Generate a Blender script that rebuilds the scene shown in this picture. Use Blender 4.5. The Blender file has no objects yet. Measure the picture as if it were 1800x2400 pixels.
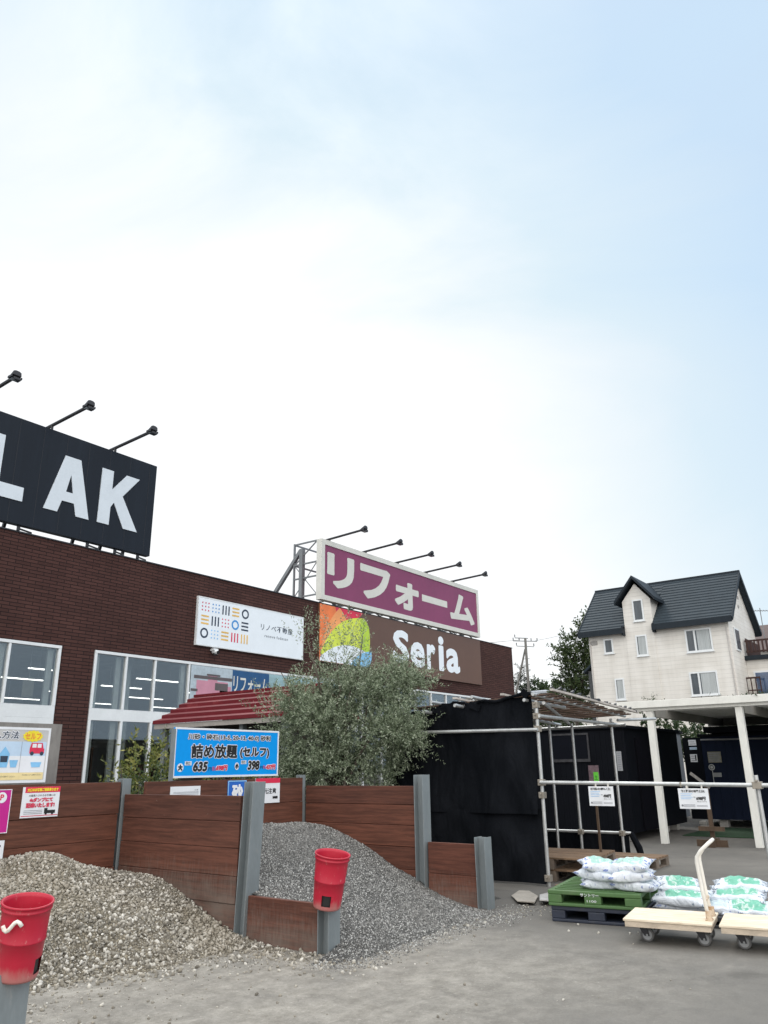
import bpy, bmesh, math, random
import numpy as np
from mathutils import Vector, Matrix
R = math.radians
sc = bpy.context.scene
COL = sc.collection
rng = np.random.default_rng(7)
random.seed(7)

# ------------------------------------------------------------------ camera
# world axes: X runs along the store front, Y goes into the store, Z up
HEAD = 36.205                      # heading of the view, degrees from +X towards +Y
PITCH, ROLL = 18.292, -0.788
cam_d = bpy.data.cameras.new('camera')
cam = bpy.data.objects.new('camera', cam_d)
COL.objects.link(cam)
cam.location = (0, -17, 1.5)
_h, _p, _r = R(HEAD), R(PITCH), R(ROLL)
fx, fy = math.cos(_h), math.sin(_h)
rgt = Vector((fy, -fx, 0))
fwd = Vector((fx*math.cos(_p), fy*math.cos(_p), math.sin(_p)))
upv = rgt.cross(fwd)
r2 = rgt*math.cos(_r) + upv*math.sin(_r)
u2 = upv*math.cos(_r) - rgt*math.sin(_r)
cam.rotation_euler = Matrix((r2, u2, -fwd)).transposed().to_euler()
cam_d.sensor_fit = 'VERTICAL'
cam_d.sensor_height = 36
cam_d.lens = 1811.6/2400*36
cam_d.clip_start = 0.1
cam_d.clip_end = 2000
sc.camera = cam

# ------------------------------------------------------------------ light
sc.view_settings.view_transform = 'Standard'
sc.view_settings.look = 'None'
sc.view_settings.gamma = 1
sc.view_settings.exposure = 0.25
SUN_EL, SUN_AZ = 52, 46            # azimuth from +X towards +Y
sv = Vector((math.cos(R(SUN_EL))*math.cos(R(SUN_AZ)), math.cos(R(SUN_EL))*math.sin(R(SUN_AZ)), math.sin(R(SUN_EL))))
sun_d = bpy.data.lights.new('sun', 'SUN')
sun_d.energy = 1.1
sun_d.angle = R(16)
sun_d.color = (1, .96, .9)
sun = bpy.data.objects.new('sun', sun_d)
COL.objects.link(sun)
sun.rotation_euler = (-sv).to_track_quat('-Z', 'Y').to_euler()
sun.location = (0, 0, 40)

w = bpy.data.worlds.new('World')
sc.world = w
w.use_nodes = True
nt = w.node_tree
nt.nodes.clear()
def wn(t, **k):
    n = nt.nodes.new(t)
    for a, b in k.items(): setattr(n, a, b)
    return n
wl = nt.links.new
sky = wn('ShaderNodeTexSky', sky_type='NISHITA', sun_disc=False, sun_elevation=R(SUN_EL), sun_rotation=R(90-SUN_AZ))
sky.air_density = 1.0; sky.dust_density = 1.5; sky.ozone_density = 1.0
tc = wn('ShaderNodeTexCoord')
mp = wn('ShaderNodeMapping'); mp.inputs['Scale'].default_value = (1, 1, 2.6); mp.inputs['Rotation'].default_value = (R(14), R(-10), R(20))
wl(tc.outputs['Generated'], mp.inputs['Vector'])
ns = wn('ShaderNodeTexNoise'); ns.inputs['Scale'].default_value = 1.9; ns.inputs['Detail'].default_value = 9; ns.inputs['Roughness'].default_value = .56
ns.inputs['Distortion'].default_value = .7
wl(mp.outputs['Vector'], ns.inputs['Vector'])
def vdot(v):
    n = wn('ShaderNodeVectorMath', operation='DOT_PRODUCT'); n.inputs[1].default_value = v
    wl(tc.outputs['Generated'], n.inputs[0]); return n.outputs['Value']
def wmath(op, a, b=None, clamp=False):
    n = wn('ShaderNodeMath', operation=op); n.use_clamp = clamp
    for i, v in enumerate((a, b)):
        if v is None: continue
        if isinstance(v, (int, float)): n.inputs[i].default_value = v
        else: wl(v, n.inputs[i])
    return n.outputs[0]
def wrange(v, a, b, c, d):
    n = wn('ShaderNodeMapRange'); n.interpolation_type = 'SMOOTHSTEP'
    n.inputs[1].default_value = a; n.inputs[2].default_value = b; n.inputs[3].default_value = c; n.inputs[4].default_value = d
    wl(v, n.inputs[0]); return n.outputs[0]
# a bright veil low in front of the lens, thinning to pale blue overhead and to the right, broken by soft streaks
up_ = vdot(Vector((0, 0, 1))); side = vdot(Vector((fy, -fx, 0)))
def wsum(*a):
    r_ = a[0]
    for q in a[1:]: r_ = wmath('ADD', r_, q)
    return r_
t_ = wsum(-.37, wmath('MULTIPLY', up_, -.1), wmath('MULTIPLY', side, 1.28), wmath('MULTIPLY', wmath('MULTIPLY', up_, up_), 1.97),
          wmath('MULTIPLY', wmath('MULTIPLY', side, side), 1.87), wmath('MULTIPLY', wmath('MULTIPLY', up_, side), -.55),
          wmath('MULTIPLY', wmath('SUBTRACT', ns.outputs['Fac'], .5), .75))
veil = wmath('ADD', t_, 0.0, clamp=True)
behind = wrange(vdot(Vector((-.55, -.5, .67)).normalized()), .20, .85, 0, 1)  # unseen sky behind the camera, brightness added to light surfaces facing the lens
mask = wrange(ns.outputs['Fac'], .30, .70, .88, 1.0)
cr_ = wn('ShaderNodeValToRGB'); wl(veil, cr_.inputs[0])
e_ = cr_.color_ramp.elements; e_[0].color = (.97, .98, .985, 1); e_[1].color = (.545, .70, .86, 1); e_[1].position = 1
m_ = e_.new(.25); m_.color = (.82, .88, .90, 1); m_ = e_.new(.55); m_.color = (.66, .785, .865, 1)
cl2 = wn('ShaderNodeVectorMath', operation='SCALE'); cl2.inputs['Scale'].default_value = 9.4; wl(cr_.outputs[0], cl2.inputs[0])
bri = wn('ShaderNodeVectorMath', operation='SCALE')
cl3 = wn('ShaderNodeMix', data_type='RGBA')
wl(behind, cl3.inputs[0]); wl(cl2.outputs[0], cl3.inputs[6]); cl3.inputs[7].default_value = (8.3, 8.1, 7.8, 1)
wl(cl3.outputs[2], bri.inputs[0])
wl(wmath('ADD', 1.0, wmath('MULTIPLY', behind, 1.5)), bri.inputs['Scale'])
blue = wn('ShaderNodeVectorMath', operation='SCALE'); blue.inputs['Scale'].default_value = 1.2
wl(sky.outputs[0], blue.inputs[0])
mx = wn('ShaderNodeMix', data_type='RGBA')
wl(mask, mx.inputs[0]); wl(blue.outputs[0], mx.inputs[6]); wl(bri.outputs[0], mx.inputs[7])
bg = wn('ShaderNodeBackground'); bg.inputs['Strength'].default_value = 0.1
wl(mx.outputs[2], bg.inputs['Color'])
wo = wn('ShaderNodeOutputWorld')
wl(bg.outputs[0], wo.inputs[0])
sc.cycles.max_bounces = 6
sc.cycles.transparent_max_bounces = 8
sc.cycles.use_denoising = True

# ------------------------------------------------------------------ materials
MATS = {}
class NT:
    def __init__(s, name):
        s.m = bpy.data.materials.new(name); s.m.use_nodes = True
        s.t = s.m.node_tree; s.b = s.t.nodes['Principled BSDF']; s.out = s.t.nodes['Material Output']
        s.tc = s.n('ShaderNodeTexCoord')
    def n(s, t, **k):
        n = s.t.nodes.new(t)
        for a, b in k.items(): setattr(n, a, b)
        return n
    def l(s, a, b): s.t.links.new(a, b)
    def vec(s, scale=(1, 1, 1), src='Object'):
        m = s.n('ShaderNodeMapping'); m.inputs['Scale'].default_value = scale
        s.l(s.tc.outputs[src], m.inputs['Vector']); return m.outputs['Vector']
    def noise(s, scale, vec=None, detail=4, rough=.55, dist=0):
        n = s.n('ShaderNodeTexNoise'); n.inputs['Scale'].default_value = scale; n.inputs['Detail'].default_value = detail
        n.inputs['Roughness'].default_value = rough; n.inputs['Distortion'].default_value = dist
        s.l(vec if vec is not None else s.tc.outputs['Object'], n.inputs['Vector']); return n.outputs['Fac']
    def math(s, op, a, b=None, clamp=False):
        n = s.n('ShaderNodeMath', operation=op); n.use_clamp = clamp
        for i, v in enumerate((a, b)):
            if v is None: continue
            if isinstance(v, (int, float)): n.inputs[i].default_value = v
            else: s.l(v, n.inputs[i])
        return n.outputs[0]
    def rng(s, v, a, b, c=0., d=1.):
        n = s.n('ShaderNodeMapRange'); n.interpolation_type = 'SMOOTHSTEP'
        for i, q in enumerate((a, b, c, d)): n.inputs[i+1].default_value = q
        s.l(v, n.inputs[0]); return n.outputs[0]
    def mix(s, f, a, b, mode='MIX'):
        n = s.n('ShaderNodeMix', data_type='RGBA'); n.blend_type = mode
        for i, v in ((0, f), (6, a), (7, b)):
            if isinstance(v, (int, float)): n.inputs[i].default_value = v
            elif isinstance(v, tuple): n.inputs[i].default_value = (*v[:3], 1)
            else: s.l(v, n.inputs[i])
        return n.outputs[2]
    def xyz(s, v=None):
        n = s.n('ShaderNodeSeparateXYZ'); s.l(v if v is not None else s.tc.outputs['Object'], n.inputs[0]); return n.outputs
    def bump(s, h, strength=.3, dist=.01):
        n = s.n('ShaderNodeBump'); n.inputs['Strength'].default_value = strength; n.inputs['Distance'].default_value = dist
        s.l(h, n.inputs['Height']); s.l(n.outputs[0], s.b.inputs['Normal'])
    def col(s, c): s.l(c, s.b.inputs['Base Color'])
    def set(s, rough=.6, metal=0, spec=.5):
        s.b.inputs['Roughness'].default_value = rough; s.b.inputs['Metallic'].default_value = metal
        s.b.inputs['Specular IOR Level'].default_value = spec

def sh(c, k): return tuple(min(1, max(0, x*k)) for x in c)
def P(name, col, rough=.6, metal=0, var=.12, vs=3, bump=0, bs=60, spec=.5, stretch=(1, 1, 1), dirt=None, ds=2, dthr=(.55, .75)):
    if name in MATS: return MATS[name]
    t = NT(name); t.set(rough, metal, spec)
    v = t.vec(stretch)
    a = t.noise(vs, v, 6, .6); b = t.noise(vs*7, v, 4, .6)
    f = t.rng(t.math('ADD', t.math('MULTIPLY', a, .65), t.math('MULTIPLY', b, .35)), .32, .68)
    c = t.mix(f, sh(col, 1-var), sh(col, 1+var))
    if dirt is not None:
        d = t.rng(t.noise(ds, v, 7, .65, .6), *dthr)
        c = t.mix(t.math('MULTIPLY', d, .75), c, dirt)
    t.col(c)
    if bump: t.bump(t.noise(bs, v, 4), bump, .01)
    MATS[name] = t.m
    return t.m

def emis(name, col, s):
    t = NT(name); t.b.inputs['Emission Color'].default_value = (*col, 1); t.b.inputs['Emission Strength'].default_value = s
    t.b.inputs['Base Color'].default_value = (*col, 1); MATS[name] = t.m; return t.m

# dark maroon brick tile of the store
t = NT('brick_tile'); t.set(.8, 0, .2)
x, y, z = t.xyz()
cmb = t.n('ShaderNodeCombineXYZ'); t.l(t.math('ADD', x, y), cmb.inputs[0]); t.l(z, cmb.inputs[1])
br = t.n('ShaderNodeTexBrick'); t.l(cmb.outputs[0], br.inputs['Vector'])
br.inputs['Scale'].default_value = 1; br.inputs['Brick Width'].default_value = .36; br.inputs['Row Height'].default_value = .082
br.inputs['Mortar Size'].default_value = .009; br.inputs['Mortar Smooth'].default_value = .2
br.inputs['Color1'].default_value = (.084, .038, .032, 1); br.inputs['Color2'].default_value = (.060, .027, .023, 1); br.inputs['Mortar'].default_value = (.022, .012, .012, 1)
big = t.math('ADD', t.math('MULTIPLY', t.noise(.5, None, 5), .5), t.math('MULTIPLY', t.noise(1.1, t.vec((1.6, 1, .12)), 7, .65), .5))
c = t.mix(t.rng(big, .35, .7), br.outputs['Color'], t.mix(1.0, br.outputs['Color'], (.80, .80, .82), 'MULTIPLY'))
t.col(c); t.bump(t.math('SUBTRACT', 1.0, br.outputs['Fac']), .8, .012)
M_BRICK = t.m

# stained planks, long axis along local X
def wood_stain(name, base, dusty, zdust=0.0, dustcol=(.20, .18, .155)):
    t = NT(name); t.set(.72, 0, .35)
    v = t.vec((.9, 14, 14)); g = t.noise(2.2, v, 8, .65, .4); g2 = t.noise(9, v, 6, .6)
    c = t.mix(t.rng(g, .3, .7), sh(base, .62), sh(base, 1.28))
    c = t.mix(t.math('MULTIPLY', t.rng(g2, .45, .75), .35), c, sh(base, .45))
    isl = t.n('ShaderNodeNewGeometry')
    c = t.mix(1.0, c, t.mix(isl.outputs['Random Per Island'], (.72, .72, .75), (1.15, 1.1, 1.05)), 'MULTIPLY')
    sc1 = t.rng(t.noise(5, t.vec((2.2, 9, 9)), 8, .75, 1.2), .64, .72)          # scuffs, pale scratches
    c = t.mix(t.math('MULTIPLY', sc1, .55*dusty), c, (.27, .20, .16))
    kn = t.n('ShaderNodeTexVoronoi'); kn.inputs['Scale'].default_value = 2.3; t.l(t.vec((1, 2.0, 2.0)), kn.inputs['Vector'])
    c = t.mix(t.rng(kn.outputs['Distance'], .03, .10, .8, 0.), c, sh(base, .3))
    if zdust > 0:                                                           # dust thrown up by the heap
        xx, yy, zz = t.xyz()
        d = t.rng(t.math('ADD', zz, t.math('MULTIPLY', t.noise(7, t.vec((6, 1, 1)), 5), -.5)), zdust-.42, zdust, .55, 0.)
        c = t.mix(t.math('MULTIPLY', d, t.rng(t.noise(4, None, 6), .25, .7, .35, 1)), c, dustcol)
    t.col(c); t.bump(g, .35, .006)
    return t.m
M_WOOD = wood_stain('stained_plank', (.122, .046, .029), .8)
M_WOOD_D = wood_stain('stained_plank_dusty', (.108, .043, .029), 1.0, .44)
M_WOOD_L = wood_stain('stained_plank_low', (.130, .047, .030), .8, .14)

def stones(name, c1, c2, c3, dust, dscale=1.1):
    t = NT(name); t.set(.95, 0, .15)
    isl = t.n('ShaderNodeNewGeometry'); r = isl.outputs['Random Per Island']
    cr = t.n('ShaderNodeValToRGB'); t.l(r, cr.inputs[0])
    e = cr.color_ramp.elements; e[0].color = (*c1, 1); e[1].color = (*c3, 1); e[1].position = 1
    m = e.new(.5); m.color = (*c2, 1)
    c = t.mix(t.rng(t.noise(30, None, 4), .3, .7), cr.outputs[0], t.mix(1.0, cr.outputs[0], (.7, .7, .7), 'MULTIPLY'))
    d = t.rng(t.noise(dscale, None, 5, .6, .4), .42, .66)
    c = t.mix(t.math('MULTIPLY', d, .55), c, dust)
    t.col(c); t.bump(t.noise(160, None, 3), .3, .004)
    return t.m
M_CRUSH = stones('crushed_stone', (.145, .133, .113), (.335, .312, .268), (.70, .675, .62), (.31, .276, .22))
M_PEA = stones('grey_gravel', (.115, .115, .112), (.24, .238, .231), (.60, .60, .58), (.225, .222, .212))
def heap_base(name, col, sp):
    t = NT(name); t.set(.95, 0, .1)
    vo = t.n('ShaderNodeTexVoronoi'); vo.inputs['Scale'].default_value = sp
    t.l(t.tc.outputs['Object'], vo.inputs['Vector'])
    c = t.mix(t.rng(vo.outputs['Distance'], .1, .6), sh(col, 1.25), sh(col, .45))
    c = t.mix(1.0, c, t.mix(t.noise(1.3, None, 5), (.7, .7, .7), (1.2, 1.2, 1.2)), 'MULTIPLY')
    t.col(c); t.bump(vo.outputs['Distance'], .9, .02); return t.m
M_CRUSHB = heap_base('crushed_fines', (.30, .265, .205), 45)
M_PEAB = heap_base('gravel_fines', (.17, .168, .163), 90)

def leafmat(name, c1, c2, c3):
    t = NT(name); t.set(.55, 0, .35)
    isl = t.n('ShaderNodeNewGeometry'); cr = t.n('ShaderNodeValToRGB'); t.l(isl.outputs['Random Per Island'], cr.inputs[0])
    e = cr.color_ramp.elements; e[0].color = (*c1, 1); e[1].color = (*c3, 1); m = e.new(.55); m.color = (*c2, 1)
    t.col(cr.outputs[0])
    t.b.inputs['Subsurface Weight'].default_value = 0
    tr = t.n('ShaderNodeBsdfTranslucent'); t.l(cr.outputs[0], tr.inputs[0])
    ms = t.n('ShaderNodeMixShader'); ms.inputs[0].default_value = .25
    t.l(t.b.outputs[0], ms.inputs[1]); t.l(tr.outputs[0], ms.inputs[2]); t.l(ms.outputs[0], t.out.inputs[0])
    return t.m
M_OLIVE = leafmat('silver_leaf', (.08, .11, .062), (.21, .26, .165), (.47, .52, .40))
M_GREEN = leafmat('green_leaf', (.02, .04, .014), (.04, .07, .022), (.09, .12, .04))
M_DKGREEN = leafmat('dark_leaf', (.012, .03, .012), (.03, .055, .02), (.06, .085, .03))
M_YELLOW = leafmat('yellow_leaf', (.06, .085, .018), (.14, .165, .04), (.28, .27, .08))
M_CONE = leafmat('conifer_leaf', (.01, .018, .012), (.02, .033, .02), (.04, .055, .03))
M_FARTREE = leafmat('far_leaf', (.03, .05, .02), (.055, .085, .03), (.10, .13, .05))

M_BARK = P('bark', (.09, .075, .06), .9, var=.35, vs=9, stretch=(3, 3, .6), bump=.6, bs=30)
M_STEEL = P('painted_steel', (.21, .238, .25), .5, .25, .10, 3, stretch=(3, 3, .8), dirt=(.36, .34, .31), ds=5, dthr=(.58, .8))
M_GALV = P('galvanised_pipe', (.50, .51, .51), .42, .55, .15, 8, dirt=(.24, .22, .20), ds=9, dthr=(.62, .78))
M_DKSTEEL = P('dark_steel', (.035, .035, .04), .5, .3, .2)
M_FRAME = P('grey_angle_steel', (.20, .21, .22), .5, .4, .15)
M_BLACKSIGN = P('black_sign_panel', (.012, .0165, .025), .55, 0, .12, .5, spec=.18, stretch=(6, 1, .4))
M_WHITELET = P('white_lettering', (.62, .68, .74), .4, 0, .04)
M_CREAM = P('cream_lettering', (.62, .62, .58), .45, 0, .05)
M_PURPLE = P('plum_panel', (.21, .035, .105), .45, 0, .08, .7, stretch=(1, 1, .5))
M_SIGNWHITE = P('white_sign_panel', (.78, .84, .90), .4, 0, .03)
M_BROWNP = P('brown_sign_panel', (.115, .058, .038), .45, 0, .06, .6)
M_NAVYINK = P('navy_ink', (.03, .045, .075), .5)
M_BLUEINK = P('blue_ink', (.05, .26, .62), .5)
M_LBLUE = P('light_blue_ink', (.25, .52, .85), .5)
M_REDINK = P('red_ink', (.62, .05, .10), .5)
M_YELINK = P('amber_ink', (.72, .45, .12), .5)
M_BLACKINK = P('black_ink', (.012, .012, .013), .5)
M_GREYINK = P('grey_ink', (.22, .23, .26), .6)
M_PAPER = P('white_paper', (.76, .78, .82), .6, 0, .05)
M_CYAN = P('sky_blue_board', (.003, .30, .80), .6, 0, .06, spec=.15)
M_MAGENTA = P('magenta_board', (.52, .012, .25), .4, 0, .1, 2)
M_ROYAL = P('royal_blue_board', (.02, .13, .52), .4, 0, .05)
M_YELLOW_P = P('yellow_ink', (.85, .70, .03), .5)
M_ORANGE = P('orange_ink', (.80, .20, .055), .5)
M_LORANGE = P('light_orange_ink', (.83, .34, .12), .5)
M_CRIMSON = P('crimson_ink', (.66, .025, .075), .5)
M_LIME = P('lime_ink', (.62, .72, .075), .5)
M_LIME2 = P('deep_lime_ink', (.42, .60, .045), .5)
M_BLUEPET = P('sky_ink', (.22, .50, .78), .5)
M_WINFRAME = P('white_window_frame', (.72, .75, .77), .35, 0, .05)
M_PERGOLA = P('white_timber', (.76, .76, .72), .55, 0, .07, 4, stretch=(1, 1, .5), dirt=(.42, .41, .37), ds=3, dthr=(.6, .85))
M_REDROOF = P('red_metal_roof', (.135, .013, .020), .5, 0, .10, 1.5, spec=.25, dirt=(.26, .05, .055), ds=3)
M_REDPLAST = None
M_HUTWALL = P('dark_hut_wall', (.05, .045, .04), .8, 0, .2)
M_NAVYSHED = P('navy_steel_wall', (.008, .013, .030), .6, 0, .15, 1.2, spec=.1, stretch=(1, 1, .3))
M_BLACKSHED = P('black_steel_wall', (.006, .007, .010), .6, 0, .15, 1.2, spec=.06)
M_GREYSHED = P('grey_steel_wall', (.14, .15, .17), .5, .1, .1)
M_PALLETWOOD = P('weathered_pallet_wood', (.10, .062, .045), .85, 0, .35, 2.5, stretch=(8, 1, 1), bump=.4, bs=20, dirt=(.12, .10, .085), ds=5, dthr=(.5, .7))
M_GREENPAL = P('green_pallet_plastic', (.062, .135, .042), .55, 0, .1, 4, dirt=(.12, .15, .085), ds=3, dthr=(.55, .8))
M_NAVYPAL = P('navy_pallet_plastic', (.018, .024, .042), .55, 0, .2, 4, dirt=(.06, .06, .06), ds=4)
M_DKPAL = P('black_pallet_plastic', (.015, .015, .018), .6)
M_CONC = P('concrete', (.36, .35, .33), .9, 0, .15, 6, bump=.3, bs=40)
M_RUBBER = P('caster_rubber', (.12, .12, .12), .7)
M_CASTER = P('caster_hub', (.30, .31, .32), .5, .2)
M_OLDWHITE = P('worn_white_tube', (.76, .74, .69), .5, 0, .08, 5, dirt=(.42, .25, .13), ds=9, dthr=(.60, .74))
M_CARD = P('weathered_cardboard', (.36, .33, .29), .9, 0, .2, 4, dirt=(.20, .18, .16), ds=4)
M_TURF = P('artificial_turf', (.02, .06, .025), .9, 0, .3, 30, bump=.8, bs=200)
M_GREYWALL = P('grey_room_wall', (.36, .38, .38), .8)
M_ROOMCEIL = P('grey_room_ceiling', (.55, .57, .57), .8)
M_ROOMFLOOR = P('room_floor', (.16, .15, .14), .4)
M_SHELF = P('brown_shelf', (.14, .08, .05), .6)
M_DKSHELF = P('dark_stock', (.03, .032, .03), .7, 0, .4, 6)
M_COLUMN = P('pale_column', (.50, .53, .54), .6)
M_ROOFDK = P('slate_grey_roof', (.027, .039, .050), .7, 0, .12, 1, spec=.25, stretch=(1, 2, 1))
M_ROOFTRIM = P('dark_roof_trim', (.016, .023, .031), .6, spec=.2)
M_BROWNROOF = P('brown_far_roof', (.08, .05, .045), .6)
M_BROWNRAIL = P('brown_timber_rail', (.042, .017, .014), .7)
M_CURTAIN = P('pale_curtain', (.42, .45, .46), .9, 0, .2, 3, stretch=(1, 9, .2))
M_FARROOF = P('pale_far_roof', (.36, .39, .43), .6)
M_POLE = P('concrete_pole', (.17, .165, .155), .8)
M_TIMBERPOST = P('brown_timber_post', (.085, .055, .035), .8, 0, .25, 4, stretch=(1, 1, .3))
M_GREYBOARD = P('grey_plank_board', (.20, .19, .18), .9, 0, .25, 4, stretch=(1, 1, .3), bump=.3)
M_GREENTAG = P('bright_green_label', (.14, .60, .06), .5)
M_PINKB = P('poster_pink', (.52, .24, .32), .6, 0, .08)
M_PSKY = P('poster_sky', (.42, .50, .56), .6, 0, .2, 1.5)
M_PDARK = P('poster_dark', (.10, .085, .09), .6)
M_PBLUE = P('poster_blue', (.012, .075, .20), .5)
M_PTEAL = P('poster_teal', (.26, .40, .44), .6, 0, .25, 2)
M_PRUST = P('poster_rust', (.42, .19, .12), .6, 0, .3, 5)
M_LSKY = P('pale_blue_print', (.50, .64, .80), .5, 0, .08)
M_LYEL = P('pale_yellow_print', (.80, .66, .34), .5, 0, .08)
M_LGREY = P('pale_grey_print', (.52, .52, .52), .5, 0, .05)
M_LAMP = emis('tube_lamp', (1, .98, .94), 3.6)

# white house cladding: wide horizontal boards
t = NT('white_siding'); t.set(.6)
x, y, z = t.xyz()
f = t.math('FRACT', t.math('DIVIDE', z, .245))
c = t.mix(t.rng(f, .90, .97), (.74, .72, .685), (.54, .525, .50))
c = t.mix(1.0, c, t.mix(t.rng(t.math('ADD', t.math('MULTIPLY', t.noise(.5, t.vec((1, 1, 3)), 6), .5), t.math('MULTIPLY', t.noise(1.2, t.vec((1.5, 1.5, .1)), 7, .65), .5)), .35, .65), (.87, .86, .84), (1.04, 1.04, 1.04)), 'MULTIPLY')
t.col(c); t.bump(f, .5, .02)
M_SIDING = t.m

# glass: clear with a mirror veil
t = NT('window_glass')
t.t.nodes.remove(t.b)
gl = t.n('ShaderNodeBsdfGlossy'); gl.inputs['Roughness'].default_value = .02
tp = t.n('ShaderNodeBsdfTransparent'); tp.inputs[0].default_value = (.84, .86, .85, 1)
lw = t.n('ShaderNodeLayerWeight'); lw.inputs[0].default_value = .32
ms = t.n('ShaderNodeMixShader'); t.l(t.rng(lw.outputs['Fresnel'], 0, 1, .13, .60), ms.inputs[0]); t.l(tp.outputs[0], ms.inputs[1]); t.l(gl.outputs[0], ms.inputs[2])
t.l(ms.outputs[0], t.out.inputs[0])
M_GLASS = t.m
M_HGLASS = P('house_glass', (.07, .085, .10), .15, 0, .25, 2, spec=.5, stretch=(1, 4, .4))
M_HGLASS2 = P('house_glass_blue', (.06, .10, .19), .1, 0, .3, 2, spec=.8)

# black shade net
t = NT('shade_net'); t.set(.9, 0, .03)
wv = t.noise(1.4, t.vec((1, 1.8, .6)), 7, .62, .4)
c = t.mix(t.rng(wv, .35, .7), (.005, .006, .008), (.012, .0135, .017))
t.col(c); t.bump(t.noise(2.2, t.vec((1, 2, .8)), 6, .6, .6), .9, .06)
M_NET = t.m

# plywood deck
t = NT('pale_plywood'); t.set(.7, 0, .3)
oi = t.n('ShaderNodeObjectInfo'); ad = t.n('ShaderNodeVectorMath', operation='ADD'); t.l(t.vec((12, 1.3, 12)), ad.inputs[0]); t.l(oi.outputs['Location'], ad.inputs[1]); v = ad.outputs[0]; g = t.noise(2.5, v, 8, .65, .6)
c = t.mix(t.rng(g, .3, .7), (.58, .48, .35), (.84, .75, .61))
st = t.rng(t.noise(4, t.vec((2, 1, 1)), 8, .7, 1), .60, .75)
c = t.mix(t.math('MULTIPLY', st, .7), c, (.36, .27, .18))
t.col(c); t.bump(g, .2, .004)
M_PLY = t.m

# printed soil sacks (a sack's long side runs along its own Y)
def sack(name, green, blue, amount=1.0):
    t = NT(name); t.set(.36, 0, .4)
    x, y, z = t.xyz()
    oi = t.n('ShaderNodeObjectInfo'); ad = t.n('ShaderNodeVectorMath', operation='ADD'); sl_ = t.n('ShaderNodeVectorMath', operation='SCALE'); sl_.inputs['Scale'].default_value = 3.7
    t.l(oi.outputs['Location'], sl_.inputs[0]); t.l(t.tc.outputs['Object'], ad.inputs[0]); t.l(sl_.outputs[0], ad.inputs[1]); ov = ad.outputs[0]
    nz = t.noise(7, ov, 6, .65)
    wob = t.math('MULTIPLY', t.math('SUBTRACT', nz, .5), .10)
    ax = t.math('ADD', t.math('ABSOLUTE', x), wob); ay = t.math('ADD', t.math('ABSOLUTE', t.math('ADD', y, .02)), wob)
    c = t.mix(nz, (.56, .62, .70), (.74, .77, .82))
    up = t.rng(z, .06, .085)
    patch = t.math('MULTIPLY', t.math('MULTIPLY', t.rng(ax, .115, .125, 1, 0), t.rng(ay, .165, .18, 1, 0)), up)
    inner = t.rng(t.noise(13, ov, 5, .6, .8), .52, .60)
    g2 = t.mix(t.math('MULTIPLY', inner, .75), green, (.66, .76, .72))
    c = t.mix(t.math('MULTIPLY', patch, amount), c, g2)
    ty = t.math('FRACT', t.math('MULTIPLY', x, 14)); bar = t.math('MULTIPLY', t.rng(ty, .32, .38), t.rng(ty, .62, .68, 1, 0))
    word = t.math('MULTIPLY', bar, t.rng(t.noise(60, t.vec((.2, 1, .2)), 2), .47, .53))
    zone = t.math('MULTIPLY', t.rng(ay, .175, .19), t.rng(z, .03, .05))
    c = t.mix(t.math('MULTIPLY', word, t.math('MULTIPLY', zone, .85)), c, blue)
    side = t.math('MULTIPLY', t.rng(t.noise(42, t.vec((1, 1.5, .3)), 3), .58, .63), t.math('MULTIPLY', t.rng(z, .028, .035), t.rng(z, .055, .062, 1, 0)))
    c = t.mix(t.math('MULTIPLY', side, .7), c, blue)
    t.col(c)
    w1 = t.noise(8, ov, 5, .6, 1.5)
    t.bump(w1, .9, .035)
    return t.m
M_SACKG = sack('soil_sack_green', (.075, .42, .27), (.05, .12, .20), .85)
M_SACKB = sack('soil_sack_blue', (.22, .52, .42), (.04, .11, .44), .7)
M_SACKW = sack('soil_sack_white', (.40, .56, .60), (.08, .14, .40), .5)

# faded red plastic with stone dust on the lower part
t = NT('red_bucket_plastic'); t.set(.42, 0, .4)
x, y, z = t.xyz()
c = t.mix(t.noise(5, t.vec((1, 1, .4)), 6, .6), (.37, .008, .026), (.49, .018, .046))
dz = t.rng(t.math('ADD', z, t.math('MULTIPLY', t.math('SUBTRACT', t.noise(14, t.vec((1, 1, .35)), 6, .65), .5), .16)), .0, .085, 1, 0)
c = t.mix(t.math('MULTIPLY', dz, .45), c, (.42, .34, .29))
sp_ = t.rng(t.noise(30, t.vec((1, 1, .5)), 6, .7), .60, .70)
c = t.mix(t.math('MULTIPLY', sp_, .35), c, (.55, .33, .30))
t.col(c); M_REDPLAST = t.m

# dusty asphalt
t = NT('dusty_asphalt'); t.set(.92, 0, .25)
x, y, z = t.xyz()
big = t.noise(.55, None, 7, .6, .5); mid = t.noise(3.2, None, 7, .65); fine = t.noise(60, None, 4, .7); grit = t.noise(220, None, 2)
c = t.mix(t.rng(big, .3, .7), (.128, .121, .111), (.175, .166, .151))
c = t.mix(t.math('MULTIPLY', t.rng(mid, .42, .7), .35), c, (.10, .098, .095))
c = t.mix(t.math('MULTIPLY', t.rng(fine, .35, .7), .5), c, (.19, .185, .175))
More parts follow.
